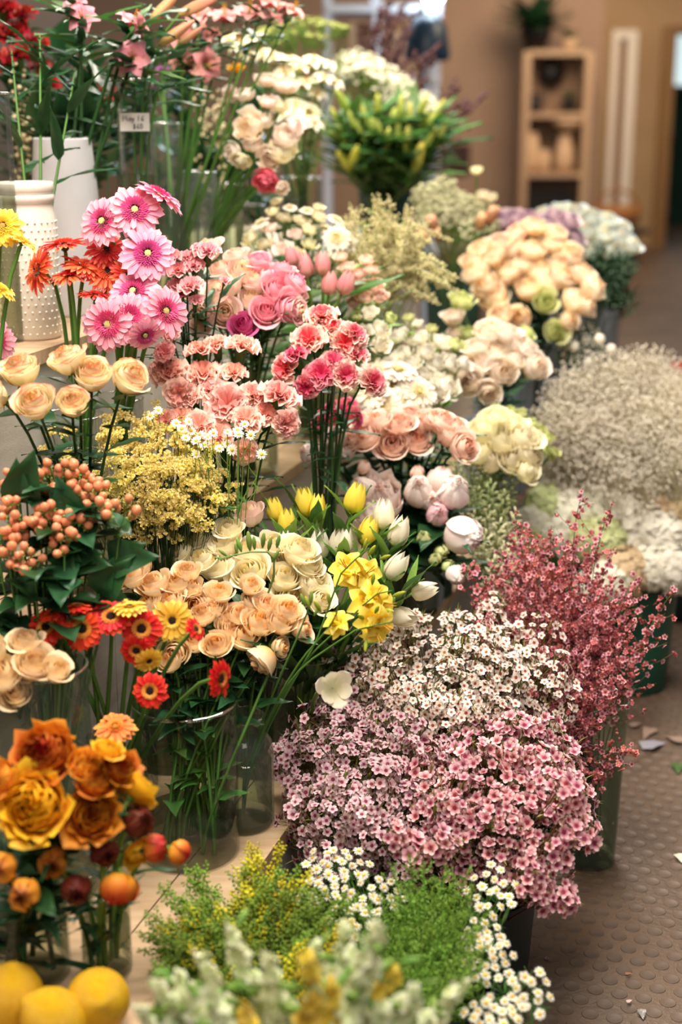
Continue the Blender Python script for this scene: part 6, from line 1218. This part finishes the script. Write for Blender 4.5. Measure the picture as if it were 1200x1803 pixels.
# ------- baby's breath cloud
GY = petal('babys_breath', [(0, 'f0e6d2'), (1, 'fbf5ea')], trans=.35); gyf = ball(1, 5, 2)
bb = B(1120, 860, 3.5, 'f', .0, .12); vase('bucket', bb, .10, .34, 'dark bucket under the cloud of small white blossoms', solid=BKD, r2=.12, cat='bucket')
for i in range(58):
    q = math.sqrt((i+.5)/58); a = i*2.39996; x = 1105+q*135*math.cos(a)+rnd.uniform(-8, 8); y = 770+q*105*math.sin(a)+rnd.uniform(-8, 8)
    umbel('babys_breath_spray', None, gyf, P(x, y, 3.5-(y-770)*.0012+rnd.uniform(-.04, .04)), camdir(((x-1100)/200, .7, .6)), .075, 250, .0028, bb+up, [GY], 'airy spray of tiny white blossoms', 'tiny white blossom sprays', petal('pale_stem', [(0, 'a89c7c'), (1, 'c4b898')], trans=0), stuff=True, thick=1.2, twr=.0004)
for x, y in ((1055, 597), (1075, 615), (1035, 640), (1010, 610)):
    bunch('pale_bobble', [merged([ball(1, 9, 6)], 'bloom', GY)], 3.6, [(x, y, 10)], 'pale round bobble bloom', f'beyond the white blossom cloud, {ORD[(x//17) % 7]} along', None, bb+up, stem_r=.0012)
for i in range(10):
    x = 1000+rnd.uniform(0, 60); y = rnd.uniform(560, 680); umbel('grey_filler_sprig', None, gyf, P(x, y, 3.65), camdir((.3, .5, .7)), .04, 40, .004, bb+up, [GY], 'sparse pale filler sprig under the peach roses', 'sparse pale filler sprigs', STEM, stuff=True, leaf_mat=DARK, leafn=70, leaf_len=.035)
for i in range(10):
    x = 1010+rnd.uniform(0, 90); y = rnd.uniform(450, 540); umbel('grey_filler_sprig', None, gyf, P(x, y, 4.15), camdir((.3, .5, .7)), .05, 30, .005, B(1040, 520, 4.2, 0, .1)+up, [GREY], 'grey green filler sprig under the far white roses', 'grey green filler sprigs', STEMD, stuff=True, leaf_mat=DARK, leafn=90, leaf_len=.05)
bunch('red_rose', [rose(petal('red_rose', [(0, '8c0f1c'), (1, 'c01c2c')]), 1, **FAR)], 3.9, [(1203, 652, 22)], 'red rose cut by the picture edge', 'beyond the white blossom cloud', None, np.array([P(1215, 700, 3.9)[0], P(1215, 700, 3.9)[1], .30]), labels=True)
rp = np.array([P(1215, 700, 3.9)[0], P(1215, 700, 3.9)[1], 0.0]); vase('bucket', rp, .08, .42, 'dark bucket of a red rose at the picture edge', solid=BKD, r2=.09, cat='bucket')
# ------- bits on the floor
PAP = plain('paper_scrap', '8c7466', .7); DEB = petal('fallen_petal', [(0, 'c8a0a0'), (1, 'e6d2c8')], trans=.1)
def scrap(px, py, ln, wd, m, lab, name, cat):
    c = np.array(Pz(px, py, .006)); a = rnd.uniform(0, 6.28); g = leaf_g(1, wd, .12, .15, .45); M = mul(tr(*c), rz(a), tr(-ln/2, 0, 0), sc(ln)); return tag(add(name, mesh(name, g, m), None, M), lab, cat)
for px, py, ln, m, lab, nm_, ct in ((1108, 1762, .014, DEB, 'small curled pale petal on the studded floor, lowest in view', 'fallen_petal', 'petal'), (1130, 1785, .026, plain('clear_scrap', '8f8a86', .25), 'shiny clear scrap on the studded floor', 'plastic_scrap', 'litter'), (1107, 1714, .014, plain('tan_scrap', '9a6a4a', .6), 'tiny brown scrap on the studded floor', 'leaf_scrap', 'litter'), (962, 1686, .014, petal('purple_fallen', [(0, '7a5570'), (1, 'a5869a')]), 'purplish petal on the dark floor beside the daisies', 'fallen_petal', 'petal'), (1192, 1352, .05, GREEN, 'green leaf fallen at the aisle edge', 'fallen_leaf', 'leaf'), (1199, 1512, .04, WHT, 'creamy fallen petal at the picture edge', 'fallen_petal', 'petal'), (1140, 1290, .06, PAP, 'crumpled pinkish paper scrap on the dark floor', 'paper_scrap', 'paper'), (1120, 1275, .04, PAP, 'pale paper scrap beside the crumpled pinkish one', 'paper_scrap', 'paper'), (1185, 1300, .06, PAP, 'long tan paper scrap on the dark floor', 'paper_scrap', 'paper'), (1152, 1310, .08, plain('grey_scrap', '8c8790', .6), 'greyish paper scrap under the tan one', 'paper_scrap', 'paper')):
    scrap(px, py, ln, .28, m, lab, nm_, ct)

single_out()
